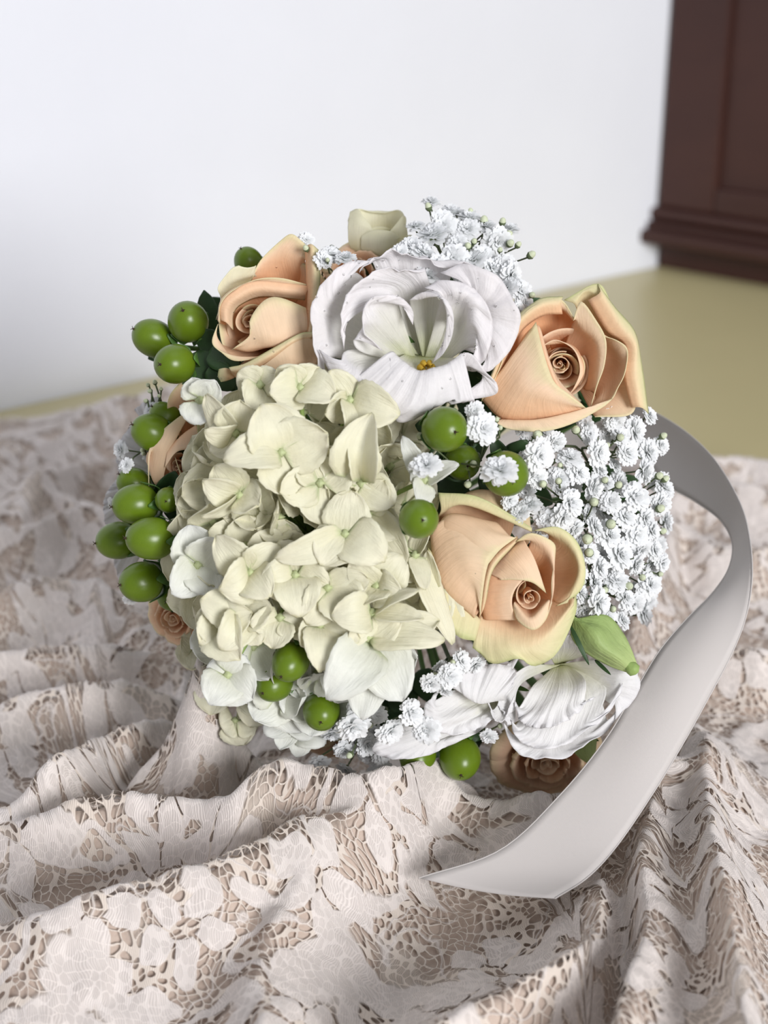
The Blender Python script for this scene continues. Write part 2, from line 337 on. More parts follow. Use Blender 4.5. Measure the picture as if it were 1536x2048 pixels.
    mixc = N.new('ShaderNodeMix'); mixc.data_type = 'RGBA'; L.new(step, mixc.inputs[0])
    mixc.inputs[6].default_value = (.72, .63, .55, 1); mixc.inputs[7].default_value = (.78, .71, .665, 1)
    L.new(mixc.outputs[2], b.inputs['Base Color'])
    hgt = mth('ADD', mth('MULTIPLY', wv.outputs['Fac'], .35), mth('ADD', mth('MULTIPLY', n5.outputs[0], .3), mth('MAXIMUM', mth('MULTIPLY', step, 1.6), net_a)))
    bp = N.new('ShaderNodeBump'); bp.inputs['Strength'].default_value = .55; bp.inputs['Distance'].default_value = .0006; L.new(hgt, bp.inputs['Height']); L.new(bp.outputs[0], b.inputs['Normal'])
    b.inputs['Roughness'].default_value = .7; b.inputs['Sheen Weight'].default_value = .25; b.inputs['Specular IOR Level'].default_value = .3
    L.new(al, b.inputs['Alpha'])
    return m
m_lace = lace_mat()
m_lining = plain('cloth_lining', (.60, .49, .41), .8, .2, 900, .05, .2, col2=(.56, .45, .38))
ct = thing('lace_cloth', 'crumpled off-white lace cloth over a beige lining, spread on the table under the bouquet', 'lace cloth', (0, .6, .004))
def fastgrid(name, V, F, uv, mat, parent):
    me = bpy.data.meshes.new(name); me.vertices.add(len(V)); me.vertices.foreach_set('co', (V-np.array(WL[parent])).astype(np.float32).ravel())
    me.loops.add(F.size); me.loops.foreach_set('vertex_index', F.astype(np.int32).ravel()); me.polygons.add(len(F))
    me.polygons.foreach_set('loop_start', np.arange(0, F.size, 4, dtype=np.int32)); me.polygons.foreach_set('use_smooth', [True]*len(F))
    l = me.uv_layers.new(name='UVMap'); l.data.foreach_set('uv', uv[F.ravel()].astype(np.float32).ravel())
    me.materials.append(mat); me.update(calc_edges=True)
    return place(name, me, parent, WL[parent])
fastgrid('lace_layer', Vc, Fc, uvc, m_lace, ct)
HL = HH.copy()
for _ in range(6): HL[1:-1, 1:-1] = (HL[1:-1, 1:-1]*2+HL[:-2, 1:-1]+HL[2:, 1:-1]+HL[1:-1, :-2]+HL[1:-1, 2:])/6
HL = np.maximum(np.minimum(HL, HH)-.0022, .0006)
sub = (slice(None, None, 2), slice(None, None, 2))
VL = np.stack([GX[sub], GY[sub], HL[sub]], -1); n1, n2_ = VL.shape[:2]; idl = np.arange(n1*n2_).reshape(n1, n2_)
FL = np.stack([idl[:-1, :-1], idl[:-1, 1:], idl[1:, 1:], idl[1:, :-1]], -1).reshape(-1, 4)
fastgrid('lining', VL.reshape(-1, 3), FL, np.stack([UU[sub], VV[sub]], -1).reshape(-1, 2), m_lining, ct)
def cloth_h(x, y):
    j = np.abs(gx-x).argmin(); i = np.abs(GY[:, j]-y).argmin(); return HH[i, j]

# ------------------------------------------------------------------ ribbon
def satin():
    m, N, L, b, out = nt('white_satin')
    tc = N.new('ShaderNodeTexCoord'); mp = N.new('ShaderNodeMapping'); mp.inputs['Scale'].default_value = (1, 1, 1); L.new(tc.outputs['UV'], mp.inputs[0])
    wv = N.new('ShaderNodeTexWave'); wv.bands_direction = 'Y'; wv.inputs['Scale'].default_value = 90; wv.inputs['Distortion'].default_value = .3; L.new(mp.outputs[0], wv.inputs['Vector'])
    bp = N.new('ShaderNodeBump'); bp.inputs['Strength'].default_value = .12; bp.inputs['Distance'].default_value = .0002; L.new(wv.outputs[0], bp.inputs['Height']); L.new(bp.outputs[0], b.inputs['Normal'])
    b.inputs['Base Color'].default_value = (.66, .62, .595, 1); b.inputs['Roughness'].default_value = .6; b.inputs['Sheen Weight'].default_value = .3; b.inputs['Anisotropic'].default_value = .5
    tr = N.new('ShaderNodeBsdfTranslucent'); tr.inputs[0].default_value = (.8, .77, .75, 1); mx = N.new('ShaderNodeMixShader'); mx.inputs[0].default_value = .18
    L.new(b.outputs[0], mx.inputs[1]); L.new(tr.outputs[0], mx.inputs[2]); L.new(mx.outputs[0], out.inputs[0]); return m
m_sat = satin()
HANDLE0, HANDLE1 = W(790, 1060, .735), W(815, 1100, .90)
HANDLE1 = np.array([HANDLE1[0], HANDLE1[1], .022])
rt = thing('ribbon', 'wide white satin ribbon tail curling down the right side onto the lace', 'ribbon', GZ(1050, 1780, .02))
outer = [(815, 1045, .775), (990, 880, .765), (1180, 800, .735), (1240, 800, .72), (1300, 820, .70), (1370, 862, .675), (1430, 920, .652), (1480, 1005, .63), (1500, 1080, .615), (1504, 1160, .602), (1490, 1240, .594), (1460, 1315, .588), (1420, 1390, .583), (1370, 1480, .577), (1310, 1580, .570), (1235, 1690, .561), (1175, 1755, .553), (1110, 1797, .5465)]
inner = [(815, 1125, .775), (985, 990, .775), (1170, 900, .755), (1230, 900, .74), (1280, 910, .715), (1335, 970, .69), (1390, 1003, .668), (1440, 1040, .648), (1464, 1085, .634), (1458, 1135, .622), (1428, 1182, .612), (1376, 1235, .602), (1320, 1300, .594), (1268, 1385, .586), (1210, 1480, .578), (1120, 1590, .569), (1000, 1700, .562), (838, 1756, .5575)]
O = cr([W(*p) for p in outer], 110); I = cr([W(*p) for p in inner], 110)
ts = np.linspace(0, 1, 11)[None, :, None]
Vr = O[:, None]*(1-ts)+I[:, None]*ts
na = nrm(np.cross(np.gradient(O, axis=0), I-O))[:, None]
Vr = Vr+na*(.0035*np.sin(np.pi*ts)*np.sin(np.linspace(0, 7, 110))[:, None, None])
# keep the tail above the cloth
for i in range(110):
    for j in range(11):
        p = Vr[i, j]; hmin = cloth_h(p[0], p[1])+.002
        if p[2] < hmin: p[2] = hmin
Vr = Vr.reshape(-1, 3); uvr = np.stack([np.tile(np.linspace(0, 1, 11), 110), np.repeat(np.linspace(0, 4, 110), 11)], -1)
part('band', Vr, grid_faces(110, 11), m_sat, rt, uvr, thick=.0003)
for E_, nm in ((O, 'hem'), (I, 'hem')):
    EE = E_.copy()
    for p in EE: p[2] = max(p[2], cloth_h(p[0], p[1])+.002)
    V, F = tube(EE, .0003, 5); part(nm, V, F, m_sat, rt)

wr = thing('stem_wrap', 'white satin wrap binding the stems behind the flowers', 'bouquet handle', HANDLE1)
ax = HANDLE1-HANDLE0; Ls = np.linalg.norm(ax)
ks = np.linspace(0, 1, 60); V, F = tube([HANDLE0+ax*k for k in ks], [.0165+.0006*math.sin(k*60) for k in ks], 20); part('binding', V, F, m_sat, wr)
mb = MB()
for k in range(14):
    a = k*2.4; r = .004+.008*((k*7) % 5)/5
    off = XX*r*math.cos(a)+Z*r*math.sin(a)
    V, F = tube([HANDLE0+ax*.9+off, HANDLE1+ax*(.12+.02*(k % 3))/1+off], .0022, 7); mb.add(V, F)
part('cut_stems', *mb.out(), m_stem, wr)

# ------------------------------------------------------------------ petals
def uvgrid(nv, nu):
    u, v = np.meshgrid(np.linspace(0, 1, nu), np.linspace(0, 1, nv)); return np.stack([u, v], -1).reshape(-1, 2)
def norms(P):
    return nrm(np.cross(np.gradient(P, axis=1), np.gradient(P, axis=0)))
def petal(parent, d0, rows, mat, nu=30, nv=20, rp=2.5, ruffle=0, jag=0, seed=0, bumpy=0, thick=.00028, name='petal', zs=1.0, zo=0, fr=3):
    """surface lofted through rows of (x, y, z); first row at the base, last row at the rim"""
    r = np.random.default_rng(seed+17)
    R = np.stack([cr(row, nu) for row in rows]); P = cr(R, nv)
    P[..., 2] = P[..., 2]*zs+zo
    u = np.linspace(0, 1, nu)[None, :, None]; v = np.linspace(0, 1, nv)[:, None, None]
    n = norms(P)
    if ruffle:
        w = sum(np.sin(2*np.pi*u*fr*(k+1)*r.uniform(.7, 1.3)+r.uniform(0, 6.28))/(k+1)**.8 for k in range(4))
        P = P+n*ruffle*w*v**rp
    if bumpy:
        w = sum(np.sin(2*np.pi*(u*r.uniform(.5, 2.5)+v*r.uniform(.5, 2))+r.uniform(0, 6.28)) for k in range(4))
        P = P+n*bumpy*w*np.sin(np.pi*np.clip(v, 0, 1)*.8)
    if jag:
        g = nrm(np.gradient(P, axis=0)); w = r.uniform(-1, 1, nu)*.5+np.sin(np.linspace(0, nu*.9, nu)+r.uniform(0, 6))*.5
        P[-3:] += (g[-3:]*(jag*w)[None, :, None])*np.array([.3, .65, 1])[:, None, None]
    return part(name, M3(P.reshape(-1, 3), d0), grid_faces(nv, nu), mat, parent, uvgrid(nv, nu), thick=thick)
def frame(axis):
    a = nrm(axis); r = np.array([1.0, 0, 0]) if abs(a[0]) < .9 else np.array([0, 1.0, 0])
    x = nrm(np.cross(r, a)); y = np.cross(a, x); return x, y, a
def heart(parent, d0, c, axis, R, depth, n, mat, seed=1, flare=.25, rise=0, sq=1.0, rot=0):
    """tightly wound centre of a rose: overlapping curled petals"""
    x, y, a = frame(axis); c = np.array(c, float); r = np.random.default_rng(seed); x = x*sq
    for k in range(n):
        t = k/(n-1); rad = R*(.13+.87*t**1.1); half = math.radians(112-30*t); ph0 = rot+k*2.3+r.uniform(-.3, .3); cc = c+x*r.uniform(-.1, .1)*rad+y*r.uniform(-.1, .1)*rad
        nu, nv = 26, 12; u = np.linspace(-1, 1, nu)[None, :]; v = np.linspace(0, 1, nv)[:, None]
        ph = ph0+u*half
        rr = rad*(.62+.38*v)*(1+.20*u)+flare*rad*np.clip(v-.8, 0, 1)**1.3*3
        zz = -depth*(1-v)+rise*(1-t)-(.30*rad+5)*np.abs(u)**1.4*v+2.5*np.sin(u*4+k*1.7)*v+r.uniform(-4, 4)
        P = cc+x*(rr*np.cos(ph))[..., None]+y*(rr*np.sin(ph))[..., None]+a*zz[..., None]
        part('petal', M3(P.reshape(-1, 3), d0), grid_faces(nv, nu), mat, parent, uvgrid(nv, nu), thick=.00022)
def stem_from(parent, P0, r=.0018, name='stem', mat=None):
    P0 = np.asarray(P0, float); mid = P0*.5+HANDLE0*.5+FW*.012
    P = cr([P0, mid, HANDLE0+(P0-HANDLE0)*.04, HANDLE0+ax*.25+(P0-HANDLE0)*.03], 14)
    V, F = tube(P, r, 7); part(name, V, F, mat or m_stem, parent)
def blade(base, tip, w, side=None, bulge=0, camber=0, fold=0, nu=9, nv=12, ruf=0, seed=0, twist=0, point=.75, tipw=.5, serr=0):
    """leaf or sepal surface in flower units from base to tip"""
    base = np.array(base, float); tip = np.array(tip, float); A = tip-base; L = np.linalg.norm(A); a = A/L
    n0 = np.array([0, 0, 1.0]) if side is None else nrm(side)
    S = nrm(np.cross(n0, a)); N = np.cross(a, S)
    ct_, st_ = math.cos(twist), math.sin(twist); S, N = S*ct_+N*st_, N*ct_-S*st_
    r = np.random.default_rng(seed+5); t = np.linspace(0, 1, nv)[:, None]; s = np.linspace(-1, 1, nu)[None, :]
    ww = w*np.sin(np.pi*np.clip(t, 0, 1)**point)**tipw; ww[-1] = w*.12; ww[0] = max(w*.08, 1.0)
    if serr: ww = ww*(1+serr*np.sin(t*34+r.uniform(0, 6)))
    ln = t*L-np.abs(s)**2*L*.02*t
    z = bulge*L*4*t*(1-t)+camber*ww*s**2+fold*ww*np.abs(s)
    z = z+ruf*(np.sin(s*3+t*6+r.uniform(0, 6))+.7*np.sin(s*5.3-t*9+r.uniform(0, 6)))*t*(.3+.7*np.abs(s))
    P = base+a*ln[..., None]+S*(s*ww)[..., None]+N*z[..., None]
    return P.reshape(-1, 3), grid_faces(nv, nu), uvgrid(nv, nu)
def leaf(parent, d0, base, tip, w, mat=None, name='leaf', **k):
    V, F, uv = blade(base, tip, w, **k); return part(name, M3(V, d0), F, mat or m_leaf, parent, uv, thick=.0003)

# ------------------------------------------------------------------ roses
def rose(label, d0, base):
    r = thing('rose', label, 'rose', M3(np.array(base, float), d0), 'roses in the bouquet')
    stem_from(r, M3(np.array(base, float), d0), .0022)
    b = np.array(base, float)
    for k in range(5):
        a = k*1.257; leaf(r, d0, b+[0, 0, -4], b+[34*math.cos(a), 34*math.sin(a), -12], 9, m_leaf2, 'sepal', seed=k)
    V, F = tube(M3(np.array([b+[0, 0, -26], b+[0, 0, -12], b+[0, 0, 4]]), d0), [.0024, .0048, .0052], 12); part('hip', V, F, m_leaf2, r)
    return r

# rose, lower right
d = .560
r3 = rose('peach rose with cream-green rim petals, lower right of the flower head', d, (1010, 1130, -150))
B = [(1000, 1110, -150), (1020, 1130, -150)]
petal(r3, d, [[(990, 1120, -140), (1010, 1100, -140)], [(880, 1060, -60), (950, 985, -50), (1050, 1000, -60)], [(882, 1018, 2), (940, 1012, 12), (1062, 1060, 0)], [(876, 985, 8), (960, 995, 24), (1064, 1056, 10)]], m_rose_out, seed=1)
petal(r3, d, [[(990, 1140, -140), (1010, 1150, -140)], [(850, 1080, -50), (880, 1200, -60), (960, 1270, -70)], [(868, 1110, 2), (905, 1180, 6), (962, 1240, -4)], [(856, 1095, 10), (868, 1170, 18), (888, 1225, 16), (915, 1272, 8), (950, 1282, 0)]], m_rose_out, seed=2, ruffle=1.2)
petal(r3, d, [[(1000, 1170, -140), (1050, 1160, -140)], [(962, 1225, -25), (1010, 1240, -20), (1080, 1250, -20), (1140, 1190, -40)], [(950, 1270, -6), (1010, 1290, 2), (1080, 1290, 0), (1146, 1210, -20)], [(945, 1295, -12), (985, 1326, -12), (1035, 1318, 4), (1075, 1332, -6), (1118, 1300, -2), (1152, 1225, -28), (1152, 1180, -40)]], m_rose_out, ruffle=2.2, jag=1, seed=3, bumpy=1.5)
petal(r3, d, [[(1030, 1130, -140), (1050, 1160, -140)], [(1095, 1080, -30), (1125, 1110, -28), (1140, 1150, -30), (1110, 1205, -20)], [(1085, 1062, 10), (1135, 1085, 14), (1158, 1140, 10), (1135, 1205, -2)], [(1060, 1062, 8), (1115, 1054, 18), (1155, 1085, 14), (1171, 1140, 8), (1158, 1185, 0), (1112, 1212, -6)]], m_rose_out, seed=4)
petal(r3, d, [[(990, 1120, -120), (1000, 1150, -120)], [(865, 1080, -10), (880, 1170, 0), (950, 1235, 0)], [(905, 1035, 16), (920, 1120, 46), (960, 1200, 30)], [(1028, 1075, 20), (978, 1125, 56), (960, 1236, 22)]], m_rose_pale, seed=5, bumpy=1)
petal(r3, d, [[(990, 1115, -120), (1010, 1110, -120)], [(868, 1075, -10), (900, 1030, 0), (990, 1045, 0)], [(915, 1085, 30), (955, 1060, 40), (1020, 1072, 28)], [(975, 1130, 54), (1000, 1100, 48), (1034, 1074, 26)]], m_rose_pale, seed=6)
petal(r3, d, [[(1034, 1072, 20), (976, 1130, 48), (958, 1236, 16)], [(1036, 1078, 27), (983, 1135, 56), (966, 1220, 26)], [(1028, 1090, 20), (986, 1140, 46), (972, 1200, 20)]], m_rose_out, nv=8, seed=61)
petal(r3, d, [[(1010, 1120, -90), (1000, 1150, -90)], [(1042, 1080, 8), (1008, 1106, 6), (974, 1146, -2)], [(1056, 1094, 34), (1026, 1122, 38), (984, 1150, 18)], [(1072, 1125, 38), (1046, 1145, 42), (998, 1156, 26)], [(1092, 1186, 30), (1066, 1166, 40), (1036, 1160, 40), (1000, 1160, 26)]], m_rose_pale, seed=7)
petal(r3, d, [[(1000, 1160, -60), (1000, 1200, -60)], [(978, 1140, 4), (962, 1200, -4), (968, 1236, -14)], [(1010, 1144, 22), (994, 1200, 20), (998, 1240, 6)], [(1050, 1156, 30), (1030, 1180, 32), (1024, 1206, 28), (1032, 1240, 14)]], m_rose_in, seed=71)
petal(r3, d, [[(1040, 1150, -80), (1060, 1160, -80)], [(1050, 1110, -4), (1090, 1130, 0), (1100, 1180, 0), (1080, 1220, 0)], [(1060, 1080, 28), (1098, 1110, 34), (1108, 1170, 34), (1094, 1230, 28)], [(1030, 1084, 30), (1062, 1066, 44), (1106, 1084, 38), (1110, 1112, 32), (1103, 1160, 36), (1102, 1206, 30), (1090, 1238, 30)]], m_rose, seed=8)
petal(r3, d, [[(1040, 1180, -80), (1060, 1190, -80)], [(1030, 1200, 0), (1060, 1225, 6), (1090, 1200, 0)], [(1028, 1205, 26), (1060, 1238, 40), (1098, 1200, 28)], [(1026, 1214, 22), (1036, 1242, 30), (1066, 1260, 38), (1090, 1242, 34), (1104, 1205, 24)]], m_rose_pale, seed=9)
heart(r3, d, (1030, 1165, -12), (.1, .2, 1), 72, 90, 6, m_rose, seed=33)
heart(r3, d, (1060, 1196, 26), (.15, .25, 1), 25, 60, 6, m_rose_in, seed=3, rise=6)
leaf(r3, d, (860, 1070, -30), (930, 1072, 22), 8, m_leaf2, 'sepal', serr=.3, seed=2)
leaf(r3, d, (850, 1010, -60), (868, 1060, 6), 10, m_leaf, 'sepal', serr=.3, seed=3)

# rose, upper right
d = .570
r2 = rose('large peach rose with pointed creamy outer petals, upper right over the yellow table', d, (1120, 740, -160))
petal(r2, d, [[(1120, 720, -150), (1150, 730, -150)], [(1150, 640, -90), (1230, 690, -90), (1260, 780, -90)], [(1150, 610, -30), (1180, 590, -30), (1255, 680, -40), (1270, 800, -50)], [(1128, 600, -30), (1196, 567, -20), (1226, 612, -16), (1268, 662, -22), (1282, 725, -30), (1290, 780, -36), (1297, 828, -44)]], m_rose_out, seed=11, ruffle=1)
petal(r2, d, [[(1176, 600, -14), (1212, 660, -14), (1248, 690, -16), (1246, 745, -20), (1262, 815, -26)], [(1200, 585, -4), (1240, 650, -2), (1270, 690, -4), (1270, 745, -8), (1282, 815, -16)], [(1196, 568, -18), (1228, 612, -14), (1269, 662, -18), (1283, 725, -22), (1297, 826, -34)]], m_rose_out, nv=8, seed=12)
petal(r2, d, [[(1120, 740, -150), (1140, 760, -150)], [(1180, 680, -70), (1220, 730, -60), (1190, 790, -60)], [(1195, 660, -20), (1245, 720, -16), (1220, 790, -20), (1180, 815, -20)], [(1205, 672, -4), (1236, 682, 2), (1255, 700, 0), (1250, 745, 2), (1236, 775, 2), (1222, 800, 0), (1186, 818, 0)]], m_rose_pale, seed=13)
petal(r2, d, [[(1100, 720, -150), (1110, 730, -150)], [(1020, 740, -60), (1060, 650, -70), (1120, 630, -80), (1150, 650, -70)], [(990, 760, -4), (1020, 680, 0), (1070, 628, -10), (1120, 618, -20), (1146, 640, -20)], [(968, 800, 10), (1000, 735, 22), (1018, 680, 24), (1050, 626, 16), (1090, 603, 4), (1124, 600, -6), (1150, 640, -10)]], m_rose, seed=14)
petal(r2, d, [[(992, 775, 0), (1018, 708, 2), (1045, 660, -2), (1085, 632, -10), (1125, 628, -16)], [(978, 770, 20), (1005, 705, 26), (1035, 648, 22), (1080, 612, 10), (1122, 605, -2)], [(962, 806, 4), (988, 735, 12), (1006, 685, 14), (1035, 632, 8), (1080, 598, -4), (1126, 594, -12)]], m_rose_out, nv=9, seed=15, ruffle=.8)
petal(r2, d, [[(1120, 720, -110), (1140, 740, -110)], [(1140, 660, -50), (1180, 700, -40), (1170, 780, -40)], [(1150, 640, -10), (1195, 690, 4), (1190, 780, 4)], [(1146, 642, -4), (1162, 603, 6), (1192, 640, 12), (1212, 680, 16), (1209, 730, 18), (1194, 772, 16), (1182, 812, 10)]], m_rose_pale, seed=16)
petal(r2, d, [[(1090, 740, -120), (1110, 760, -120)], [(1010, 830, -20), (1080, 850, -16), (1170, 830, -20)], [(985, 840, 4), (1080, 838, 14), (1180, 815, 10)], [(984, 838, 14), (1010, 856, 16), (1060, 863, 20), (1105, 860, 18), (1155, 843, 14), (1205, 815, 10), (1226, 797, 4)]], m_rose_pale, seed=17, ruffle=.8)
petal(r2, d, [[(1090, 740, -120), (1100, 760, -120)], [(965, 800, -20), (1010, 838, -16), (1100, 838, -16), (1172, 818, -20)], [(1010, 730, 18), (1040, 780, 34), (1090, 800, 34), (1160, 815, 16)], [(1072, 644, 10), (1083, 690, 34), (1098, 740, 44), (1112, 768, 44), (1138, 788, 36), (1172, 816, 20)]], m_rose, seed=18)
petal(r2, d, [[(1080, 740, -100), (1110, 760, -100)], [(1040, 690, -6), (1060, 740, 0), (1110, 780, 0)], [(1074, 650, 12), (1092, 720, 34), (1120, 782, 32), (1165, 812, 16)], [(1090, 690, 8), (1102, 728, 22), (1118, 760, 22), (1150, 795, 10)]], m_rose_in, seed=19)
petal(r2, d, [[(1110, 740, -100), (1130, 750, -100)], [(1100, 690, -40), (1150, 700, -36), (1160, 760, -36)], [(1090, 690, 0), (1140, 690, 6), (1168, 740, 4), (1140, 790, 0)], [(1084, 692, 16), (1112, 680, 20), (1148, 700, 20), (1160, 740, 16), (1148, 775, 12), (1136, 790, 8)]], m_rose_in, seed=20)
petal(r2, d, [[(1150, 760, -120), (1160, 780, -120)], [(1210, 720, -70), (1230, 780, -60), (1180, 820, -60)], [(1250, 690, -26), (1266, 750, -28), (1266, 825, -34), (1190, 834, -30)]], m_rose_pale, seed=36)
heart(r2, d, (1125, 735, -22), (0, .1, 1), 66, 90, 6, m_rose_in, seed=35)
heart(r2, d, (1118, 728, 14), (-.05, .15, 1), 25, 60, 6, m_rose_in, seed=5, rise=10, sq=.8)
heart(r2, d, (1124, 733, 2), (.1, .1, 1), 44, 70, 4, m_rose, seed=6, rise=4, sq=.9, rot=2)

# rose, upper left
d = .575
r1 = rose('peach rose, upper left, with a tall folded petal touching the white wall behind', d, (560, 640, -150))
petal(r1, d, [[(550, 620, -150), (580, 630, -150)], [(500, 590, -90), (560, 560, -100), (620, 580, -100)], [(508, 550, -50), (555, 515, -50), (610, 520, -50)], [(503, 560, -40), (520, 522, -40), (560, 482, -34), (582, 468, -28), (601, 480, -30), (618, 500, -36), (628, 540, -44)]], m_rose, seed=21)
petal(r1, d, [[(540, 640, -150), (550, 620, -150)], [(450, 650, -70), (480, 580, -70), (520, 560, -80)], [(440, 620, -30), (452, 570, -30), (510, 548, -40)], [(432, 640, -24), (443, 598, -20), (436, 578, -16), (450, 552, -14), (474, 532, -16), (500, 536, -22), (512, 530, -30)]], m_cream, seed=22, jag=2)
petal(r1, d, [[(590, 640, -150), (600, 660, -150)], [(650, 580, -80), (665, 640, -80), (640, 720, -80)], [(650, 550, -50), (672, 620, -50), (655, 710, -40)], [(636, 535, -44), (665, 545, -40), (660, 590, -30), (662, 660, -26), (650, 730, -20)]], m_rose, seed=23)
petal(r1, d, [[(610, 495, -30), (613, 560, -14), (614, 620, -4), (608, 668, 4)], [(622, 488, -6), (628, 550, 12), (626, 620, 20), (618, 672, 22)], [(637, 500, -14), (640, 560, 0), (632, 620, 8), (622, 675, 10)]], m_rose_out, nv=9, seed=24, name='petal')
petal(r1, d, [[(540, 660, -130), (560, 670, -130)], [(450, 650, -30), (500, 600, -40), (600, 590, -50)], [(436, 640, 10), (448, 596, 12), (500, 570, 0), (612, 576, -20)], [(440, 648, 12), (440, 612, 24), (462, 584, 24), (510, 560, 14), (560, 556, 2), (618, 570, -14)]], m_rose, seed=25)
petal(r1, d, [[(438, 640, 8), (440, 612, 22), (462, 586, 24), (512, 562, 14), (618, 572, -10)], [(452, 645, 18), (456, 615, 24), (478, 596, 22), (520, 580, 12), (612, 588, -6)], [(466, 660, -6), (468, 626, -8), (488, 606, -14), (528, 594, -20), (610, 600, -30)]], m_rose_pale, nv=10, seed=26)
petal(r1, d, [[(540, 680, -130), (560, 680, -130)], [(450, 690, -30), (500, 720, -30), (600, 690, -40)], [(430, 670, 0), (470, 715, 6), (560, 705, 10), (615, 680, 4)], [(436, 648, 10), (424, 684, 14), (442, 704, 18), (472, 722, 20), (530, 710, 24), (600, 684, 18)]], m_rose_pale, seed=27)
petal(r1, d, [[(540, 680, -130), (560, 680, -130)], [(470, 700, -10), (520, 700, -6), (600, 680, -14)], [(475, 692, 20), (530, 680, 34), (614, 660, 18)], [(464, 700, 22), (500, 672, 38), (498, 645, 42), (512, 618, 40), (535, 597, 34), (562, 596, 26), (612, 616, 6)]], m_rose_pale, seed=28, bumpy=1)
petal(r1, d, [[(530, 690, -130), (580, 700, -130)], [(460, 745, -20), (540, 780, -20), (640, 760, -30), (660, 690, -40)], [(465, 740, 14), (540, 740, 18), (620, 700, 16), (640, 680, 0)], [(458, 736, 26), (490, 728, 34), (545, 700, 40), (600, 672, 36), (620, 668, 26), (632, 676, 10)]], m_rose_pale, seed=29)
petal(r1, d, [[(472, 748, 22), (505, 742, 26), (548, 716, 30), (585, 692, 28), (622, 682, 20)], [(462, 742, 32), (495, 736, 38), (545, 708, 42), (590, 680, 38), (624, 672, 26)], [(458, 735, 26), (490, 727, 32), (543, 698, 36), (598, 668, 32), (626, 664, 18)]], m_rose_out, nv=9, seed=30)
petal(r1, d, [[(470, 742, 0), (468, 756, -4)], [(452, 736, 14), (452, 762, 8)], [(438, 738, 6), (436, 752, 6), (442, 764, 4)]], m_rose_out, nu=12, nv=8, seed=31)
petal(r1, d, [[(570, 640, -140), (590, 660, -140)], [(600, 560, -80), (640, 620, -80), (630, 700, -70)], [(598, 520, -56), (650, 560, -56), (656, 640, -50), (640, 710, -40)]], m_rose, seed=32)
petal(r1, d, [[(540, 660, -140), (560, 670, -140)], [(480, 620, -70), (480, 700, -60)], [(444, 606, -26), (438, 650, -24), (450, 700, -22), (484, 724, -20)]], m_rose, seed=38)
heart(r1, d, (535, 660, -30), (0, .1, 1), 78, 90, 6, m_rose_in, seed=37)
heart(r1, d, (498, 646, 8), (-.35, .1, 1), 24, 60, 5, m_rose_in, seed=7, rise=6, rot=1.0)
heart(r1, d, (502, 640, -6), (-.3, 0, 1), 42, 60, 4, m_rose_pale, seed=8, rot=2.0)

# rose, left edge
d = .588
r4 = rose('narrow side-on peach rose at the left edge, between two berry clusters', d, (380, 900, -130))
petal(r4, d, [[(370, 900, -120), (390, 890, -120)], [(340, 860, -50), (370, 820, -50), (400, 840, -50)], [(338, 830, -20), (362, 790, -16), (398, 830, -20)], [(345, 850, -14), (335, 818, -6), (340, 790, -2), (362, 764, -4), (380, 755, -8), (394, 790, -14), (398, 840, -20)]], m_rose_pale, seed=41)
petal(r4, d, [[(390, 900, -120), (400, 890, -120)], [(385, 820, -40), (415, 830, -40), (420, 900, -40)], [(383, 790, 0), (402, 830, 6), (416, 890, 0)], [(384, 778, 2), (392, 800, 14), (395, 850, 22), (398, 880, 20), (412, 905, 8)]], m_rose_out, seed=42)
petal(r4, d, [[(360, 920, -110), (380, 930, -110)], [(298, 930, -20), (312, 970, -20), (340, 975, -30)], [(296, 905, 6), (320, 900, 22), (330, 940, 10)], [(298, 978, 6), (297, 905, 14), (318, 868, 20), (352, 838, 22), (390, 810, 14), (384, 800, 4)]], m_rose_pale, seed=43)
petal(r4, d, [[(370, 930, -110), (380, 920, -110)], [(340, 900, -16), (370, 880, -10), (395, 880, -16)], [(335, 900, 16), (365, 870, 20), (393, 850, 16)], [(330, 935, 20), (352, 905, 26), (382, 897, 28), (402, 888, 20)]], m_rose_in, seed=44)
petal(r4, d, [[(380, 930, -110), (390, 930, -110)], [(375, 960, -16), (395, 950, -10), (412, 920, -16)], [(362, 950, 16), (385, 950, 26), (408, 915, 20)], [(350, 914, 20), (362, 955, 28), (374, 1004, 24), (395, 965, 24), (412, 920, 14), (404, 895, 16)]], m_rose, seed=45)
heart(r4, d, (352, 935, 2), (-.5, .2, 1), 22, 50, 6, m_rose_in, seed=9)

# generic cupped rose for the half-hidden ones
def simple_rose(label, d0, c, axis, R, mats, n_out=6, seed=0, open_=.5):
    c = np.array(c, float); x, y, a = frame(axis); r = np.random.default_rng(seed)
    rt_ = rose(label, d0, c-a*R*1.1)
    for ring, (k0, rr, zz, fl) in enumerate(((n_out, 1.0, -.25, .42), (5, .74, .02, .22), (4, .5, .12, .1))):
        for k in range(k0):
            ph = 6.283*k/k0+ring*.6+r.uniform(-.15, .15); hw = 1.0
            rows = []
            for v, (rf, zf) in ((0, (.12, -1.1)), (.35, (.62, -.8)), (.7, (.9, -.35)), (.92, (1.0+fl*.5, zz)), (1, (1.0+fl, zz-.08))):
                row = []
                for u in np.linspace(-1, 1, 7):
                    aa = ph+u*hw*(.8 if v > .9 else 1); q = rr*R*rf*(1-.05*u*u); zq = R*(zf*1.0-.16*u*u*v)
                    row.append(c+x*q*math.cos(aa)+y*q*math.sin(aa)+a*zq)
                rows.append(row)
            petal(rt_, d0, rows, mats[min(ring, len(mats)-1)], 18, 12, ruffle=.02*R, seed=seed*31+ring*7+k)
    heart(rt_, d0, c+a*R*.05, axis, R*.36, R*.8, 6, mats[-1], seed=seed)
    return rt_
simple_rose('small peach rose low on the left, under the lowest green berry', .612, (345, 1240, 0), (-.5, .45, .8), 46, [m_rose, m_rose_in], 6, 2)
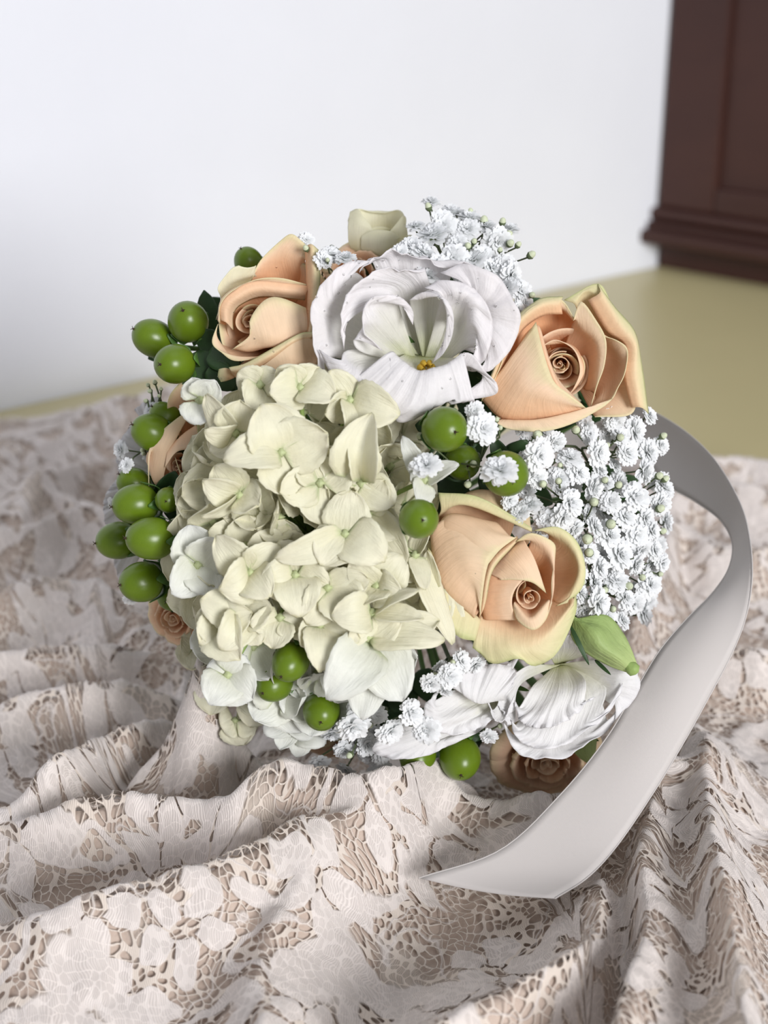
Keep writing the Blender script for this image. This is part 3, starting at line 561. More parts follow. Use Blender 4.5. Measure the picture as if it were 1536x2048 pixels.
simple_rose('shaded peach rose at the very bottom, next to the satin ribbon', .615, (1095, 1530, 0), (.1, .75, .7), 82, [m_rose_shade, m_rose_shade, m_rose_in], 6, 3)
simple_rose('shaded peach rose tucked under the bottom left of the bouquet, just above the lace fold', .64, (655, 1480, 0), (-.1, .85, .5), 74, [m_rose_shade, m_rose_shade], 6, 4)
simple_rose('peach rose mostly hidden behind the big white bloom at the top', .618, (712, 548, 0), (-.15, -.45, .7), 66, [m_rose, m_rose_in], 6, 5)
# cream spray rose at top
d = .625
rs = rose('small cream-yellow rose standing highest at the top of the bouquet', d, (765, 520, -60))
petal(rs, d, [[(760, 520, -50), (775, 520, -50)], [(712, 490, -50), (760, 470, -60), (815, 490, -50)], [(700, 450, -40), (760, 425, -50), (808, 450, -40)], [(704, 470, -30), (697, 440, -30), (712, 418, -34), (742, 424, -36), (770, 426, -36), (800, 420, -34), (810, 440, -30), (806, 470, -30)]], m_cream, seed=51, jag=1.5)
petal(rs, d, [[(760, 520, -50), (765, 520, -50)], [(705, 500, -20), (725, 505, -10), (745, 500, -14)], [(696, 460, -4), (720, 455, 12), (745, 470, 10)], [(700, 424, -18), (716, 418, -6), (728, 435, 8), (742, 452, 14), (748, 475, 14)]], m_cream, seed=52)
petal(rs, d, [[(765, 520, -50), (770, 520, -50)], [(770, 500, -14), (795, 500, -10), (812, 490, -20)], [(775, 470, 10), (795, 460, 12), (812, 450, -4)], [(768, 490, 12), (776, 468, 16), (792, 448, 12), (806, 432, 2), (812, 440, -14), (808, 470, -22)]], m_cream, seed=53)
petal(rs, d, [[(755, 525, -50), (770, 525, -50)], [(725, 505, -8), (760, 515, 2), (795, 505, -8)], [(722, 480, 8), (758, 488, 20), (795, 480, 8)], [(724, 470, 8), (740, 462, 16), (762, 460, 20), (785, 464, 16), (800, 476, 6)]], m_cream, seed=54)
petal(rs, d, [[(760, 525, -50), (780, 525, -50)], [(770, 520, 0), (800, 520, -6), (825, 500, -20)], [(772, 515, 14), (800, 505, 10), (828, 480, -4)], [(764, 512, 18), (790, 490, 22), (818, 470, 8), (832, 478, -6)]], m_cream, seed=55)
heart(rs, d, (762, 476, 2), (0, -.5, 1), 26, 40, 6, m_cream, seed=11, rise=2)

# ------------------------------------------------------------------ lisianthus
def lisi(label, d0, base, name='lisianthus'):
    bud_ = name.endswith('bud'); r = thing(name, label, 'flower bud' if bud_ else 'lisianthus', M3(np.array(base, float), d0), 'lisianthus buds' if bud_ else 'white lisianthus in the bouquet')
    stem_from(r, M3(np.array(base, float), d0), .0019)
    b = np.array(base, float)
    for k in range(5):
        a = k*1.257+.3; leaf(r, d0, b, b+[40*math.cos(a), 40*math.sin(a), 22], 5, m_leaf2, 'sepal')
    return r
d = .556
l1 = lisi('large open white lisianthus with ruffled petals and yellow stamen, top centre', d, (835, 700, -150))
lb = [(842, 742, -150), (862, 744, -150)]
K = dict(jag=1.6)
petal(l1, d, [lb, [(700, 720, -70), (690, 640, -80), (730, 560, -90)], [(650, 720, -30), (650, 620, -30), (700, 550, -40)], [(655, 775, -34), (632, 705, -14), (620, 645, -10), (634, 588, -12), (662, 545, -20), (702, 524, -34), (740, 520, -50)]], m_lisi, ruffle=4.5, seed=61, **K)
petal(l1, d, [lb, [(790, 620, -140), (840, 610, -150), (890, 620, -140)], [(760, 560, -100), (830, 545, -110), (900, 560, -100)], [(740, 520, -70), (830, 515, -80), (920, 530, -70)], [(722, 548, -50), (745, 516, -46), (790, 504, -46), (838, 514, -54), (880, 534, -60), (930, 528, -56), (965, 536, -56)]], m_lisi, ruffle=4, seed=62, **K)
petal(l1, d, [lb, [(880, 660, -130), (900, 660, -130), (900, 700, -130)], [(910, 620, -90), (945, 620, -80), (930, 700, -80)], [(930, 570, -40), (990, 620, -40), (970, 720, -40)], [(880, 545, -44), (930, 528, -28), (985, 545, -24), (1022, 590, -26), (1042, 640, -34), (1020, 700, -34), (985, 738, -30), (955, 745, -30)]], m_lisi, ruffle=4, seed=63, nu=36, **K)
petal(l1, d, [lb, [(790, 670, -120), (815, 640, -130), (850, 640, -140)], [(760, 610, -50), (800, 575, -60), (860, 580, -80)], [(700, 640, 0), (740, 560, -10), (850, 540, -40)], [(690, 700, 0), (680, 630, 14), (700, 578, 14), (740, 548, 6), (790, 540, -10), (850, 545, -30)]], m_lisi, ruffle=3, seed=64, bumpy=2, **K)
petal(l1, d, [lb, [(870, 640, -60), (920, 640, -60), (930, 700, -60)], [(880, 590, -10), (940, 600, 0), (950, 700, -10)], [(850, 575, -16), (885, 560, -4), (935, 570, 4), (975, 610, 4), (985, 670, 0), (965, 725, -10), (935, 730, -20)]], m_lisi, ruffle=4, seed=65, bumpy=1.5, **K)
petal(l1, d, [[(825, 730, -140), (840, 740, -140)], [(725, 705, -10), (750, 650, -10), (800, 620, -40)], [(715, 680, 20), (735, 620, 24), (790, 590, 0)], [(765, 700, 24), (728, 660, 36), (730, 620, 36), (755, 592, 30), (795, 590, 12), (825, 620, -8), (826, 650, -20)]], m_lisi, ruffle=2.4, seed=66, bumpy=2)
petal(l1, d, [[(850, 735, -140), (866, 740, -140)], [(820, 610, -70), (870, 590, -60), (900, 650, -60)], [(832, 600, -10), (882, 596, 26), (900, 660, 6)], [(818, 600, -8), (850, 584, 18), (888, 596, 30), (906, 625, 26), (905, 668, 10), (888, 706, -14), (862, 728, -40)]], m_lisi, seed=67, ruffle=1.0)
petal(l1, d, [[(815, 705, -130), (860, 715, -130)], [(795, 715, -40), (825, 738, -36), (872, 740, -36), (915, 716, -40)], [(778, 703, 16), (822, 738, 26), (872, 744, 26), (926, 712, 12)], [(690, 770, 18), (750, 800, 34), (820, 812, 42), (900, 800, 20), (945, 790, 4)], [(650, 765, -10), (670, 792, 0), (705, 808, 10), (745, 830, 16), (800, 842, 20), (850, 822, 16), (905, 806, 2), (950, 796, -10)]], m_lisi, ruffle=5.5, fr=4, seed=68, nu=40, nv=26, bumpy=1.6, jag=2)
petal(l1, d, [[(820, 710, -120), (840, 730, -120)], [(700, 700, -24), (740, 740, -8), (790, 745, -10)], [(680, 720, 10), (725, 770, 26), (780, 760, 24)], [(640, 700, -14), (660, 745, 6), (700, 790, 20), (760, 812, 26), (800, 790, 28), (780, 716, 20)]], m_lisi, ruffle=2.5, seed=69, bumpy=2)
petal(l1, d, [[(850, 720, -120), (870, 730, -120)], [(900, 730, -50), (930, 740, -50), (950, 740, -50)], [(905, 735, -6), (945, 735, -4), (975, 755, -14)], [(885, 775, 8), (915, 715, 12), (945, 708, 12), (972, 745, 8), (994, 768, -4), (992, 788, -10), (955, 797, -10), (900, 800, -4)]], m_lisi, ruffle=1.2, seed=70, bumpy=1)
mb = MB()
for k in range(6):
    a = k*1.05; b0 = np.array([852, 726, -90.]); e = b0+[12*math.cos(a), 9*math.sin(a)+8, 42]
    V, F = tube(M3(np.array([b0, (b0+e)/2, e]), d), .0004, 5); mb.add(V, F)
    V, F = tube(M3(np.array([e-[0, 0, 3], e, e+[6, 5, 7]]), d), [.0004, .0014, .0005], 7); mb.add(V, F)
part('stamen', *mb.out(), plain('pollen_yellow', (.75, .48, .05), .7), l1)

d = .577
l2 = lisi('white lisianthus seen from the side at the bottom centre, above two green berries', d, (1020, 1370, -120))
l2b = [(1010, 1370, -100), (1015, 1390, -100)]
petal(l2, d, [l2b, [(900, 1400, -30), (920, 1460, -40), (960, 1450, -40)], [(820, 1440, 0), (850, 1490, -10), (940, 1460, -20)], [(800, 1440, 10), (755, 1478, 6), (744, 1500, 0), (770, 1516, -6), (812, 1518, -8), (858, 1510, -10), (905, 1488, -16), (960, 1462, -26), (990, 1430, -36)]], m_lisi2, ruffle=4, rp=5, seed=71, nu=60, bumpy=2, fr=3.6, **K)
petal(l2, d, [l2b, [(930, 1370, -10), (940, 1420, 0), (990, 1420, -20)], [(870, 1400, 24), (900, 1450, 20), (990, 1430, 0)], [(880, 1376, 24), (850, 1410, 34), (858, 1450, 30), (905, 1470, 20), (960, 1455, 8), (992, 1425, -4)]], m_lisi2, ruffle=5, rp=5, seed=72, bumpy=2, nu=50, fr=3.6, **K)
petal(l2, d, [l2b, [(950, 1370, -10), (970, 1400, 10), (1010, 1400, -6)], [(900, 1370, 34), (950, 1400, 40), (1010, 1390, 20)], [(884, 1392, 30), (900, 1360, 40), (945, 1336, 36), (995, 1328, 28), (1030, 1340, 20), (1026, 1372, 22)]], m_lisi2, ruffle=5, rp=5, seed=73, nu=50, fr=3.6, **K)
petal(l2, d, [l2b, [(1000, 1400, -20), (1010, 1420, -20), (1030, 1400, -20)], [(985, 1420, 10), (1000, 1440, 10), (1030, 1420, 0)], [(975, 1400, 24), (985, 1432, 22), (1004, 1445, 16), (1014, 1425, 10), (1028, 1392, 10)]], m_lisi2, ruffle=1.5, seed=74)
d = .579
l3 = lisi('white ruffled lisianthus at the bottom right, partly covered by the satin ribbon', d, (1120, 1370, -120))
l3b = [(1110, 1350, -110), (1140, 1350, -110)]
T3 = [(1110, 1330, -100), (1130, 1325, -100)]
petal(l3, d, [T3, [(1060, 1420, -50), (1120, 1450, -40), (1200, 1400, -50)], [(1030, 1470, -20), (1120, 1500, -10), (1220, 1440, -30)], [(1004, 1440, -10), (1022, 1490, -4), (1048, 1512, 0), (1090, 1519, 4), (1140, 1510, 4), (1182, 1484, -4), (1230, 1440, -20), (1272, 1385, -36), (1276, 1340, -46)]], m_lisi2, ruffle=4, rp=5, seed=81, nu=60, fr=3.3, **K)
petal(l3, d, [T3, [(1060, 1400, -30), (1130, 1410, -14), (1210, 1370, -30)], [(1030, 1450, 2), (1110, 1480, 14), (1200, 1430, 0)], [(1022, 1430, 6), (1030, 1472, 12), (1058, 1492, 14), (1100, 1498, 18), (1150, 1478, 18), (1205, 1436, 8), (1250, 1370, -10)]], m_lisi2, ruffle=5, rp=5, seed=82, bumpy=2, nu=60, fr=3.6, **K)
petal(l3, d, [T3, [(1070, 1370, -10), (1120, 1380, 4), (1170, 1360, -8)], [(1040, 1410, 16), (1100, 1430, 26), (1170, 1400, 16)], [(1030, 1400, 18), (1040, 1442, 24), (1072, 1456, 28), (1110, 1452, 30), (1150, 1430, 28), (1186, 1390, 18)]], m_lisi2, ruffle=6, rp=5, seed=83, nu=60, fr=6, bumpy=2.5, **K)
petal(l3, d, [T3, [(1090, 1300, -30), (1130, 1295, -26), (1170, 1310, -30)], [(1070, 1300, 0), (1125, 1280, 4), (1180, 1305, 0)], [(1052, 1325, 16), (1080, 1290, 20), (1125, 1272, 18), (1165, 1284, 18), (1192, 1316, 14)]], m_lisi2, ruffle=4, seed=84, fr=4, **K)
petal(l3, d, [T3, [(1180, 1320, -30), (1210, 1350, -30), (1210, 1400, -30)], [(1200, 1320, -10), (1240, 1350, -10), (1230, 1410, -20)], [(1170, 1290, 0), (1210, 1305, 0), (1250, 1330, -6), (1280, 1360, -14), (1268, 1400, -20), (1230, 1440, -20)]], m_lisi2, ruffle=2.5, seed=85, fr=4)
petal(l3, d, [T3, [(1060, 1330, -20), (1040, 1370, -20)], [(1020, 1350, -6), (1010, 1400, 0), (1030, 1440, 0)], [(1040, 1310, 0), (1000, 1345, 4), (996, 1400, 12), (1016, 1450, 12)]], m_lisi2, ruffle=3, seed=86, fr=4)
# green lisianthus bud, lower right
d = .574
gb = lisi('closed pale green lisianthus bud pointing at the ribbon, lower right', d, (1150, 1235, -40), 'lisianthus_bud')
for k in range(3):
    o = (-8, 6, -4)[k]
    petal(gb, d, [[(1148, 1232+o*.3, 0), (1152, 1240+o*.3, 2)], [(1142, 1265+o, -6), (1185, 1262, 26+o), (1212, 1238+o, -4)], [(1165, 1295+o, -8), (1205, 1295, 28+o), (1245, 1272+o, -6)], [(1215, 1328+o*.4, -4), (1240, 1318, 16+o), (1262, 1300+o*.4, -2)], [(1252, 1344, 0), (1264, 1340, 6), (1274, 1328, 0)]], m_sepal, 18, 20, seed=90+k, name='petal')
V, F = tube(M3(np.array([(1250, 1325, 4), (1262, 1335, 6), (1270, 1342, 7), (1274, 1346, 7)]), d), [.0008, .0026, .0026, .001], 10); part('calyx_tip', V, F, m_sepal, gb)
leaf(gb, d, (1140, 1250, 10), (1178, 1330, 24), 5, m_leaf, 'sepal', bulge=.12, point=.9)
leaf(gb, d, (1190, 1320, -20), (1222, 1350, 10), 4, m_leaf, 'sepal')
d = .60
gb2 = lisi('small pale green bud peeking from under the bottom right white bloom', d, (1160, 1470, -40), 'lisianthus_bud')
petal(gb2, d, [[(1150, 1470, -20), (1160, 1465, -20)], [(1140, 1490, -6), (1165, 1485, 8), (1190, 1470, -6)], [(1155, 1512, -6), (1172, 1508, 6), (1192, 1495, -6)], [(1180, 1530, 0), (1184, 1528, 3), (1188, 1522, 0)]], m_sepal, 12, 12, seed=95)
# ragged white bloom behind the left berries
d = .632
l4 = lisi('ragged white lisianthus behind the berries on the far left edge', d, (330, 960, -90))
for k, (x0, y0, x1, y1) in enumerate(((290, 830, 262, 870), (262, 850, 236, 905), (236, 890, 240, 950), (232, 960, 206, 1010), (212, 990, 214, 1060), (226, 1090, 246, 1180), (268, 820, 320, 790))):
    petal(l4, d, [[(330, 940, -60), (332, 950, -60)], [((x0+330)/2+14, (y0+950)/2, -16), ((x0+330)/2, (y0+y1)/4+475, -10), ((x1+330)/2+14, (y1+950)/2, -16)], [(x0, y0, -10), ((x0+x1)/2-6, (y0+y1)/2, 0), (x1, y1, -10)]], m_lisi2, ruffle=2.5, jag=2, seed=100+k, nu=20, nv=14)

# ------------------------------------------------------------------ hydrangeas
sph_v = None
def ball(r, n=10, m=7, sq=1):
    V = []; 
    for j in range(m+1):
        th = math.pi*j/m
        for i in range(n): a = 2*math.pi*i/n; V.append((r*math.sin(th)*math.cos(a), r*math.sin(th)*math.sin(a), r*sq*math.cos(th)))
    return np.array(V), grid_faces(m+1, n, 0, True)
EYES = {}
def floret(parent, d0, c, petals, mat, seed, eye=True, eye_r=11):
    """c centre; petals list of (tipx, tipy, tipz, halfwidth, twist, bulge, fold)"""
    c = np.array(c, float); rq = np.random.default_rng(seed+900)
    V, F = ball(eye_r, 10, 6, .7)
    # four lobed eye
    a = np.arctan2(V[:, 1], V[:, 0]); V[:, :2] *= (1+.22*np.cos(4*a))[:, None]*.85
    fo = part('floret', M3(V+c+[0, 0, 2], d0), F, m_eye, parent)
    for k, p in enumerate(petals):
        tx, ty, tz, w = p[:4]; tw = (p[4] if len(p) > 4 else 0)+(rq.uniform(-.35, .35) if len(p) != 7 else 0); bu = (p[5] if len(p) > 5 else .05)*1.5; fo_ = p[6] if len(p) > 6 else 0
        tip = np.array([tx, ty, tz+rq.uniform(-16, 20)], float); dr = nrm(tip-c)
        V, F, uv = blade(c+dr*3, tip, w, None, bu, rq.uniform(.05, .34), fo_, 11, 14, ruf=w*.085, seed=seed*13+k, twist=tw, point=.62, tipw=.46, serr=.028)
        part('petal', M3(V, d0), F, mat, fo, uv, thick=.0003)
    return fo
def gen(c, n, L, rot, cup, w=.55, seed=0):
    """regular four-petalled floret facing n"""
    r = np.random.default_rng(seed); x, y, a = frame(n); c = np.array(c, float); out = []
    for k in range(4):
        ph = rot+k*1.571+r.uniform(-.15, .15); l = L*r.uniform(.88, 1.12); cu_ = cup+r.uniform(-.15, .15)
        t = c+x*l*math.cos(ph)*math.cos(cu_)+y*l*math.sin(ph)*math.cos(cu_)+a*l*math.sin(cu_)
        # twist so the sepal faces along n
        out.append((*t, L*w, 0, -.10 if k % 2 else -.06, 0))
    return out
d = .548
hy = thing('hydrangea', 'large cream hydrangea head filling the centre of the bouquet', 'hydrangea', M3(np.array([620., 1060, -190]), d), 'hydrangea heads')
H = np.array([620., 1070, -190])
mb = MB(); V, F = tube([M3(H+[0, 0, -20], d), M3(H+[0, 0, 20], d)], .004, 8); mb.add(V, F)
FL_ = [
 ((562, 905, 40), [(522, 808, 66, 66, .1, .10), (446, 922, 74, 46, -.2, .12), (584, 990, 40, 62, .1, -.05), (656, 868, 76, 62, -.1, -.05)], 0),
 ((640, 966, 18), [(560, 985, 40, 44, 0, -.08), (640, 1050, 22, 48, 0, -.08), (690, 910, 50, 54, 0, -.1), (600, 900, 10, 40, 0, 0)], 0),
 ((722, 966, 6), [(745, 825, 40, 52, .3, .14, .6), (700, 850, 10, 36, -.4, .1, .5), (790, 1010, 28, 40, .3, 0), (640, 900, 0, 44, 0, 0)], 0),
 ((690, 1068, 30), [(548, 1118, 44, 34, .5, .08), (772, 1120, 50, 52, -.1, .10), (640, 1130, 46, 50, .2, .06), (700, 980, 30, 50, .2, 0)], 0),
 ((735, 1028, 4), [(800, 1075, 10, 38, .3, 0), (770, 960, 26, 34, .6, 0), (690, 960, 20, 36, .3, 0), (812, 1130, 8, 46, 0, 0)], 0),
 ((752, 1172, 16), [(700, 1120, 30, 34, 0, .1), (806, 1110, 34, 48, .2, .12), (720, 1210, 40, 50, -.4, .05), (805, 1190, 30, 40, 0, .1)], 0),
 ((500, 1145, 10), [(432, 1070, 30, 40, 0, .1), (438, 1180, 58, 52, .3, .16), (560, 1090, 30, 44, 0, .1), (540, 1195, 40, 44, 0, .1)], 0),
 ((470, 865, -6), [(412, 788, 10, 34, .6, .06), (408, 862, 26, 30, .8, .1), (480, 800, 10, 46, 0, 0), (420, 905, 0, 40, 0, 0)], 0),
 ((478, 990, -4), [(405, 960, 14, 34, .4, .1), (402, 1035, 30, 26, .9, .06), (430, 930, -10, 44, 0, 0), (520, 1010, 30, 40, .3, 0)], 0),
 ((600, 775, -20), [(555, 735, 0, 36, 0, 0), (672, 800, 20, 44, .4, .1), (640, 735, -10, 40, 0, 0), (540, 790, 20, 44, .2, 0)], 0),
 ((700, 800, -20), [(660, 740, -10, 34, .2, 0), (800, 830, 14, 50, .2, .1), (700, 880, 10, 34, .8, .1), (650, 830, 10, 40, .6, 0)], 0),
 ((590, 1150, 20), [(520, 1170, 40, 48, .2, .12), (600, 1235, 40, 50, 0, .12), (660, 1180, 30, 50, 0, .08), (560, 1080, 16, 40, 0, 0)], 0),
 ((655, 1175, 22), [(615, 1250, 40, 44, 0, .1), (720, 1245, 40, 50, .1, .1), (740, 1160, 30, 36, 0, 0), (630, 1120, 10, 36, 0, 0)], 0),
 ((485, 1230, 0), [(400, 1200, 20, 44, 0, .05), (440, 1300, 34, 40, 0, .12), (545, 1220, 30, 40, .2, 0), (520, 1290, 20, 36, 0, 0)], 0),
 ((640, 1250, 10), [(560, 1235, 20, 40, 0, 0), (640, 1345, 34, 40, .2, .12), (720, 1280, 20, 44, 0, .05), (600, 1290, 30, 34, 0, 0)], 0),
 ((560, 1235, 10), [(545, 1298, 22, 40, 0, .08), (500, 1250, 10, 30, .3, 0), (600, 1260, 20, 34, .3, 0)], 0),
 ((745, 1225, 30), [(662, 1235, 56, 44, .1, .14), (838, 1180, 60, 24, .7, .05), (848, 1238, 50, 26, .6, .03), (700, 1290, 40, 30, .5, 0)], 0),
 ((735, 1275, 16), [(660, 1310, 30, 30, .5, 0), (890, 1280, 30, 40, .6, .05), (800, 1230, 20, 40, 0, 0), (880, 1240, 0, 40, 0, 0)], 0),
 ((850, 960, -10), [(805, 872, 20, 22, .2, .1), (822, 945, 26, 20, .4, 0), (918, 928, 34, 22, .4, .06), (838, 1010, 10, 30, .5, 0)], 1),
 ((745, 1285, 10), [(655, 1400, 34, 58, 0, .12, .01), (806, 1402, 30, 60, .1, .03, .01), (725, 1440, 6, 50, 0, 0)], 1),
 ((395, 1130, -60), [(378, 1050, -50, 50, 0, 0), (345, 1190, -40, 44, 0, .05), (440, 1080, -30, 44, 0, 0), (430, 1190, -36, 44, 0, 0)], 1),
 ((440, 1250, -20), [(392, 1230, -6, 44, 0, .1), (480, 1320, 10, 52, 0, .12), (400, 1290, 0, 44, 0, .1), (505, 1225, 0, 46, .3, .1)], 0),
 ((455, 1350, -30), [(415, 1330, -20, 40, 0, .1), (420, 1410, -14, 46, 0, .1), (505, 1400, -10, 50, 0, .1), (490, 1310, -10, 40, 0, .1)], 1),
 ((400, 800, -50), [(385, 755, -50, 34, 0, 0), (430, 760, -40, 36, 0, 0), (395, 850, -30, 40, 0, 0)], 1),
 ((520, 770, -30), [(475, 745, -30, 34, 0, 0), (560, 750, -20, 34, 0, 0), (500, 820, -10, 40, .2, 0)], 0),
 ((830, 1110, -20), [(860, 1040, -20, 26, .5, 0), (850, 1180, 0, 24, .8, 0), (790, 1160, 0, 40, 0, 0), (905, 1290, -30, 34, .5, 0)], 0),
 ((870, 1180, -50), [(855, 1100, -30, 22, .8, 0), (880, 1260, -40, 36, .4, 0), (920, 1270, -60, 36, .4, 0)], 0),
]
for i, (c, ps, w) in enumerate(FL_): floret(hy, d, c, ps, m_hydw if w else m_hyd, i)
# the rest of the dome under the front florets
k = 0
for ring, (n_, rad_, zc) in enumerate(((7, .28, 4), (12, .55, -12), (18, .82, -44), (20, .98, -90))):
    for j in range(n_):
        a = 6.283*j/n_+ring*.4
        ex, ey = (236, 300 if math.sin(a) < 0 else 335); cx, cy = 620+ex*rad_*math.cos(a), 1070+ey*rad_*math.sin(a)
        if cx > 800 and cy > 880 and ring == 3: cx -= 40
        nn = (rad_*math.cos(a)*.9, rad_*math.sin(a)*.9, .8)
        nn = np.array(nn)+rng.normal(0, .35, 3); zc2 = zc-50
        floret(hy, d, (cx, cy, zc2), gen((cx, cy, zc2), nn, rng.uniform(66, 88), rng.uniform(0, 1.57), .5, .60, seed=200+k), m_hyd if cy < 1250 or ring < 2 else m_hydw, 300+k); k += 1
# pedicels joined to the stem
mb = MB()
for o in list(hy.children):
    if o.name.startswith('floret'):
        P1 = np.array(WL[o]); P0 = M3(H, d); V, F = tube(cr([P0, (P0*.45+P1*.55)+FW*.004, P1], 7), .0009, 5); mb.add(V, F)
part('flower_stalks', *mb.out(), m_sepal, hy)
stem_from(hy, M3(H, d), .0028)
# second hydrangea, white, lower left behind
d = .60
h2 = thing('hydrangea', 'white hydrangea florets low on the left, below the cream hydrangea', 'hydrangea', M3(np.array([560., 1380, -150]), d), 'hydrangea heads')
for i, (c, ps) in enumerate([((585, 1430, 0), [(530, 1470, 16, 36, 0, .1), (620, 1480, 24, 40, 0, .1), (600, 1380, 10, 36, 0, 0), (560, 1500, 10, 30, .2, 0)]),
 ((600, 1460, -10), [(592, 1515, 10, 30, .2, .1), (650, 1490, 10, 34, 0, .1), (560, 1440, 0, 34, 0, 0)]),
 ((520, 1400, -30), [(470, 1390, -20, 36, 0, 0), (500, 1455, -10, 40, 0, .1), (560, 1420, -10, 36, 0, 0)]),
 ((430, 1370, -60), [(395, 1360, -60, 36, 0, 0), (420, 1430, -50, 40, 0, 0), (470, 1400, -50, 36, 0, 0)]),
 ((470, 1440, -60), [(440, 1450, -60, 36, 0, 0), (490, 1490, -50, 40, 0, 0), (520, 1440, -50, 36, 0, 0)]),
 ((700, 1440, -30), [(670, 1480, -10, 30, 0, 0), (740, 1460, -10, 34, 0, 0), (700, 1390, -20, 36, 0, 0)]),
 ((395, 1290, -70), [(365, 1270, -70, 36, 0, 0), (380, 1340, -60, 40, 0, 0), (430, 1310, -60, 36, 0, 0)])]):
    floret(h2, d, c, ps, m_hydw if i < 2 else m_hyd, 500+i, eye_r=8)
mb = MB()
for o in list(h2.children):
    P1 = np.array(WL[o]); P0 = M3(np.array([560., 1380, -150]), d); V, F = tube(cr([P0, (P0+P1)/2, P1], 5), .0009, 5); mb.add(V, F)
part('flower_stalks', *mb.out(), m_sepal, h2); stem_from(h2, M3(np.array([560., 1380, -150]), d), .0026)

# ------------------------------------------------------------------ hypericum berries
def berry_mesh():
    n, m = 24, 16; V = []
    for j in range(m+1):
        th = math.pi*j/m; z = -math.cos(th)
        rr = math.sin(th)**.92*(1-.06*z)
        for i in range(n):
            a = 2*math.pi*i/n; V.append((rr*math.cos(a), rr*math.sin(a), z*(1.10 if z > 0 else 1.02)))
    return mesh('berry', V, grid_faces(m+1, n, 0, True), m_berry)
BM = berry_mesh()
tv, tf = [], []
mbt = MB()
V, F = tube(np.array([(0, 0, 1.05), (0, 0, 1.10), (0, 0, 1.17)]), [.085, .07, .02], 8); mbt.add(V, F)
for k in range(3):
    a = k*2.09; V, F = tube(np.array([(0, 0, 1.12), (.06*math.cos(a), .06*math.sin(a), 1.2), (.13*math.cos(a), .13*math.sin(a), 1.22)]), [.025, .02, .012], 5); mbt.add(V, F)
TV, TF = mbt.out(); TM = mesh('tip', TV, TF, m_tip)
def berry(parent, px, py, r, ax_, elong=1.0, back=0):
    dd = surf(px, py)-.012+back; s = r*dd/FPX
    c = W(px, py, dd); a = nrm(XX*ax_[0]-UP*ax_[1]-FW*ax_[2])
    o = place('berry', BM, parent, c); q = Vector(a).to_track_quat('Z', 'Y'); o.rotation_euler = q.to_euler(); o.scale = (s, s, s*elong)
    t = bpy.data.objects.new('tip', TM); COL.objects.link(t); t.parent = o
    P0 = c-a*s*elong*1.0
    # green calyx leaves hugging the base of the berry
    for k in range(4):
        x, y, zz = frame(a); ph = k*1.571+px; dr = x*math.cos(ph)+y*math.sin(ph)
        lv = [P0-a*s*.1, P0+dr*s*.7-a*s*.05, P0+dr*s*1.05+a*s*.75]
        mid = cr(lv, 7); sd = nrm(np.cross(dr, a)); wv = np.sin(np.linspace(.15, 3.0, 7))*s*.38
        V = np.concatenate([mid-sd*wv[:, None], mid, mid+sd*wv[:, None]]).reshape(3, 7, 3).transpose(1, 0, 2).reshape(-1, 3)
        part('calyx', V, grid_faces(7, 3), m_leaf2, parent, uvgrid(7, 3), thick=.0003)
    return P0
def sprig(label, berries, hub, leaves=()):
    hp = W(hub[0], hub[1], surf(hub[0], hub[1])+hub[2])
    t = thing('hypericum_sprig', label, 'berry sprig', hp, 'green berry sprigs in the bouquet'); mb = MB()
    for b in berries:
        P0 = berry(t, *b); V, F = tube(cr([hp, (hp+P0)/2+FW*.003, P0], 6), .0011, 6); mb.add(V, F)
    for lx, ly, bx, by, w, zt in leaves:
        dd = surf(lx, ly)
        leaf(t, dd, (bx, by, -40), (lx, ly, zt), w, m_leaf, bulge=.06, camber=.15, fold=.12)
    V, F = tube(cr([hp, hp*.5+HANDLE0*.5+FW*.01, HANDLE0, HANDLE0+ax*.25], 10), .0015, 6); mb.add(V, F)
    part('stem', *mb.out(), m_stem, t)
    return t
sprig('cluster of three dark green berries with dark leaves at the upper left, against the wall',
      [(376, 643, 41, (-.1, -.35, .9), 1.0, .004), (306, 676, 38, (-.8, -.35, .5), 1.05, .0), (349, 728, 40, (-.5, .1, .85), 1.02, -.008)], (450, 700, .035),
      [(408, 580, 425, 690, 26, -20), (480, 735, 420, 700, 30, -10), (412, 795, 400, 700, 30, -14), (296, 718, 350, 690, 20, -30), (445, 670, 400, 700, 34, -26), (470, 780, 420, 730, 28, -24), (330, 755, 380, 700, 20, -40)])
sprig('single green berry peeking over the top of the upper left peach rose', [(497, 524, 29, (-.4, -.7, .5), 1.0, .02)], (530, 590, .05), [(540, 560, 520, 620, 20, -40)])
sprig('two darker green berries left of the narrow peach rose', [(305, 865, 38, (-.75, -.3, .5), 1.08, .004), (330, 834, 30, (-.7, -.6, .5), 1.05, .012)], (370, 900, .04), [(365, 870, 380, 920, 24, -50)])
sprig('large cluster of bright green berries on the left edge, hanging over the lace',
      [(272, 1008, 41, (-.92, .12, .4), 1.08, -.004), (303, 1077, 43, (-.88, -.02, .45), 1.12, -.012), (235, 1081, 38, (-.92, .12, .35), 1.05, .006), (283, 1164, 41, (-.8, .1, .6), 1.03, -.004), (268, 968, 33, (-.7, -.5, .4), 1.0, .012), (346, 1098, 34, (-.5, .3, .6), 1.0, .01), (336, 1000, 26, (0, .1, 1), 1.0, .0), (345, 1190, 32, (-.2, .3, .8), 1.0, .02)], (400, 1080, .03),
      [(350, 942, 330, 1010, 30, 6), (322, 1010, 390, 1020, 36, -14), (405, 1050, 340, 1080, 36, -20), (345, 1225, 350, 1120, 34, -20), (310, 1130, 370, 1150, 30, -30), (410, 1010, 370, 1060, 30, -26)])
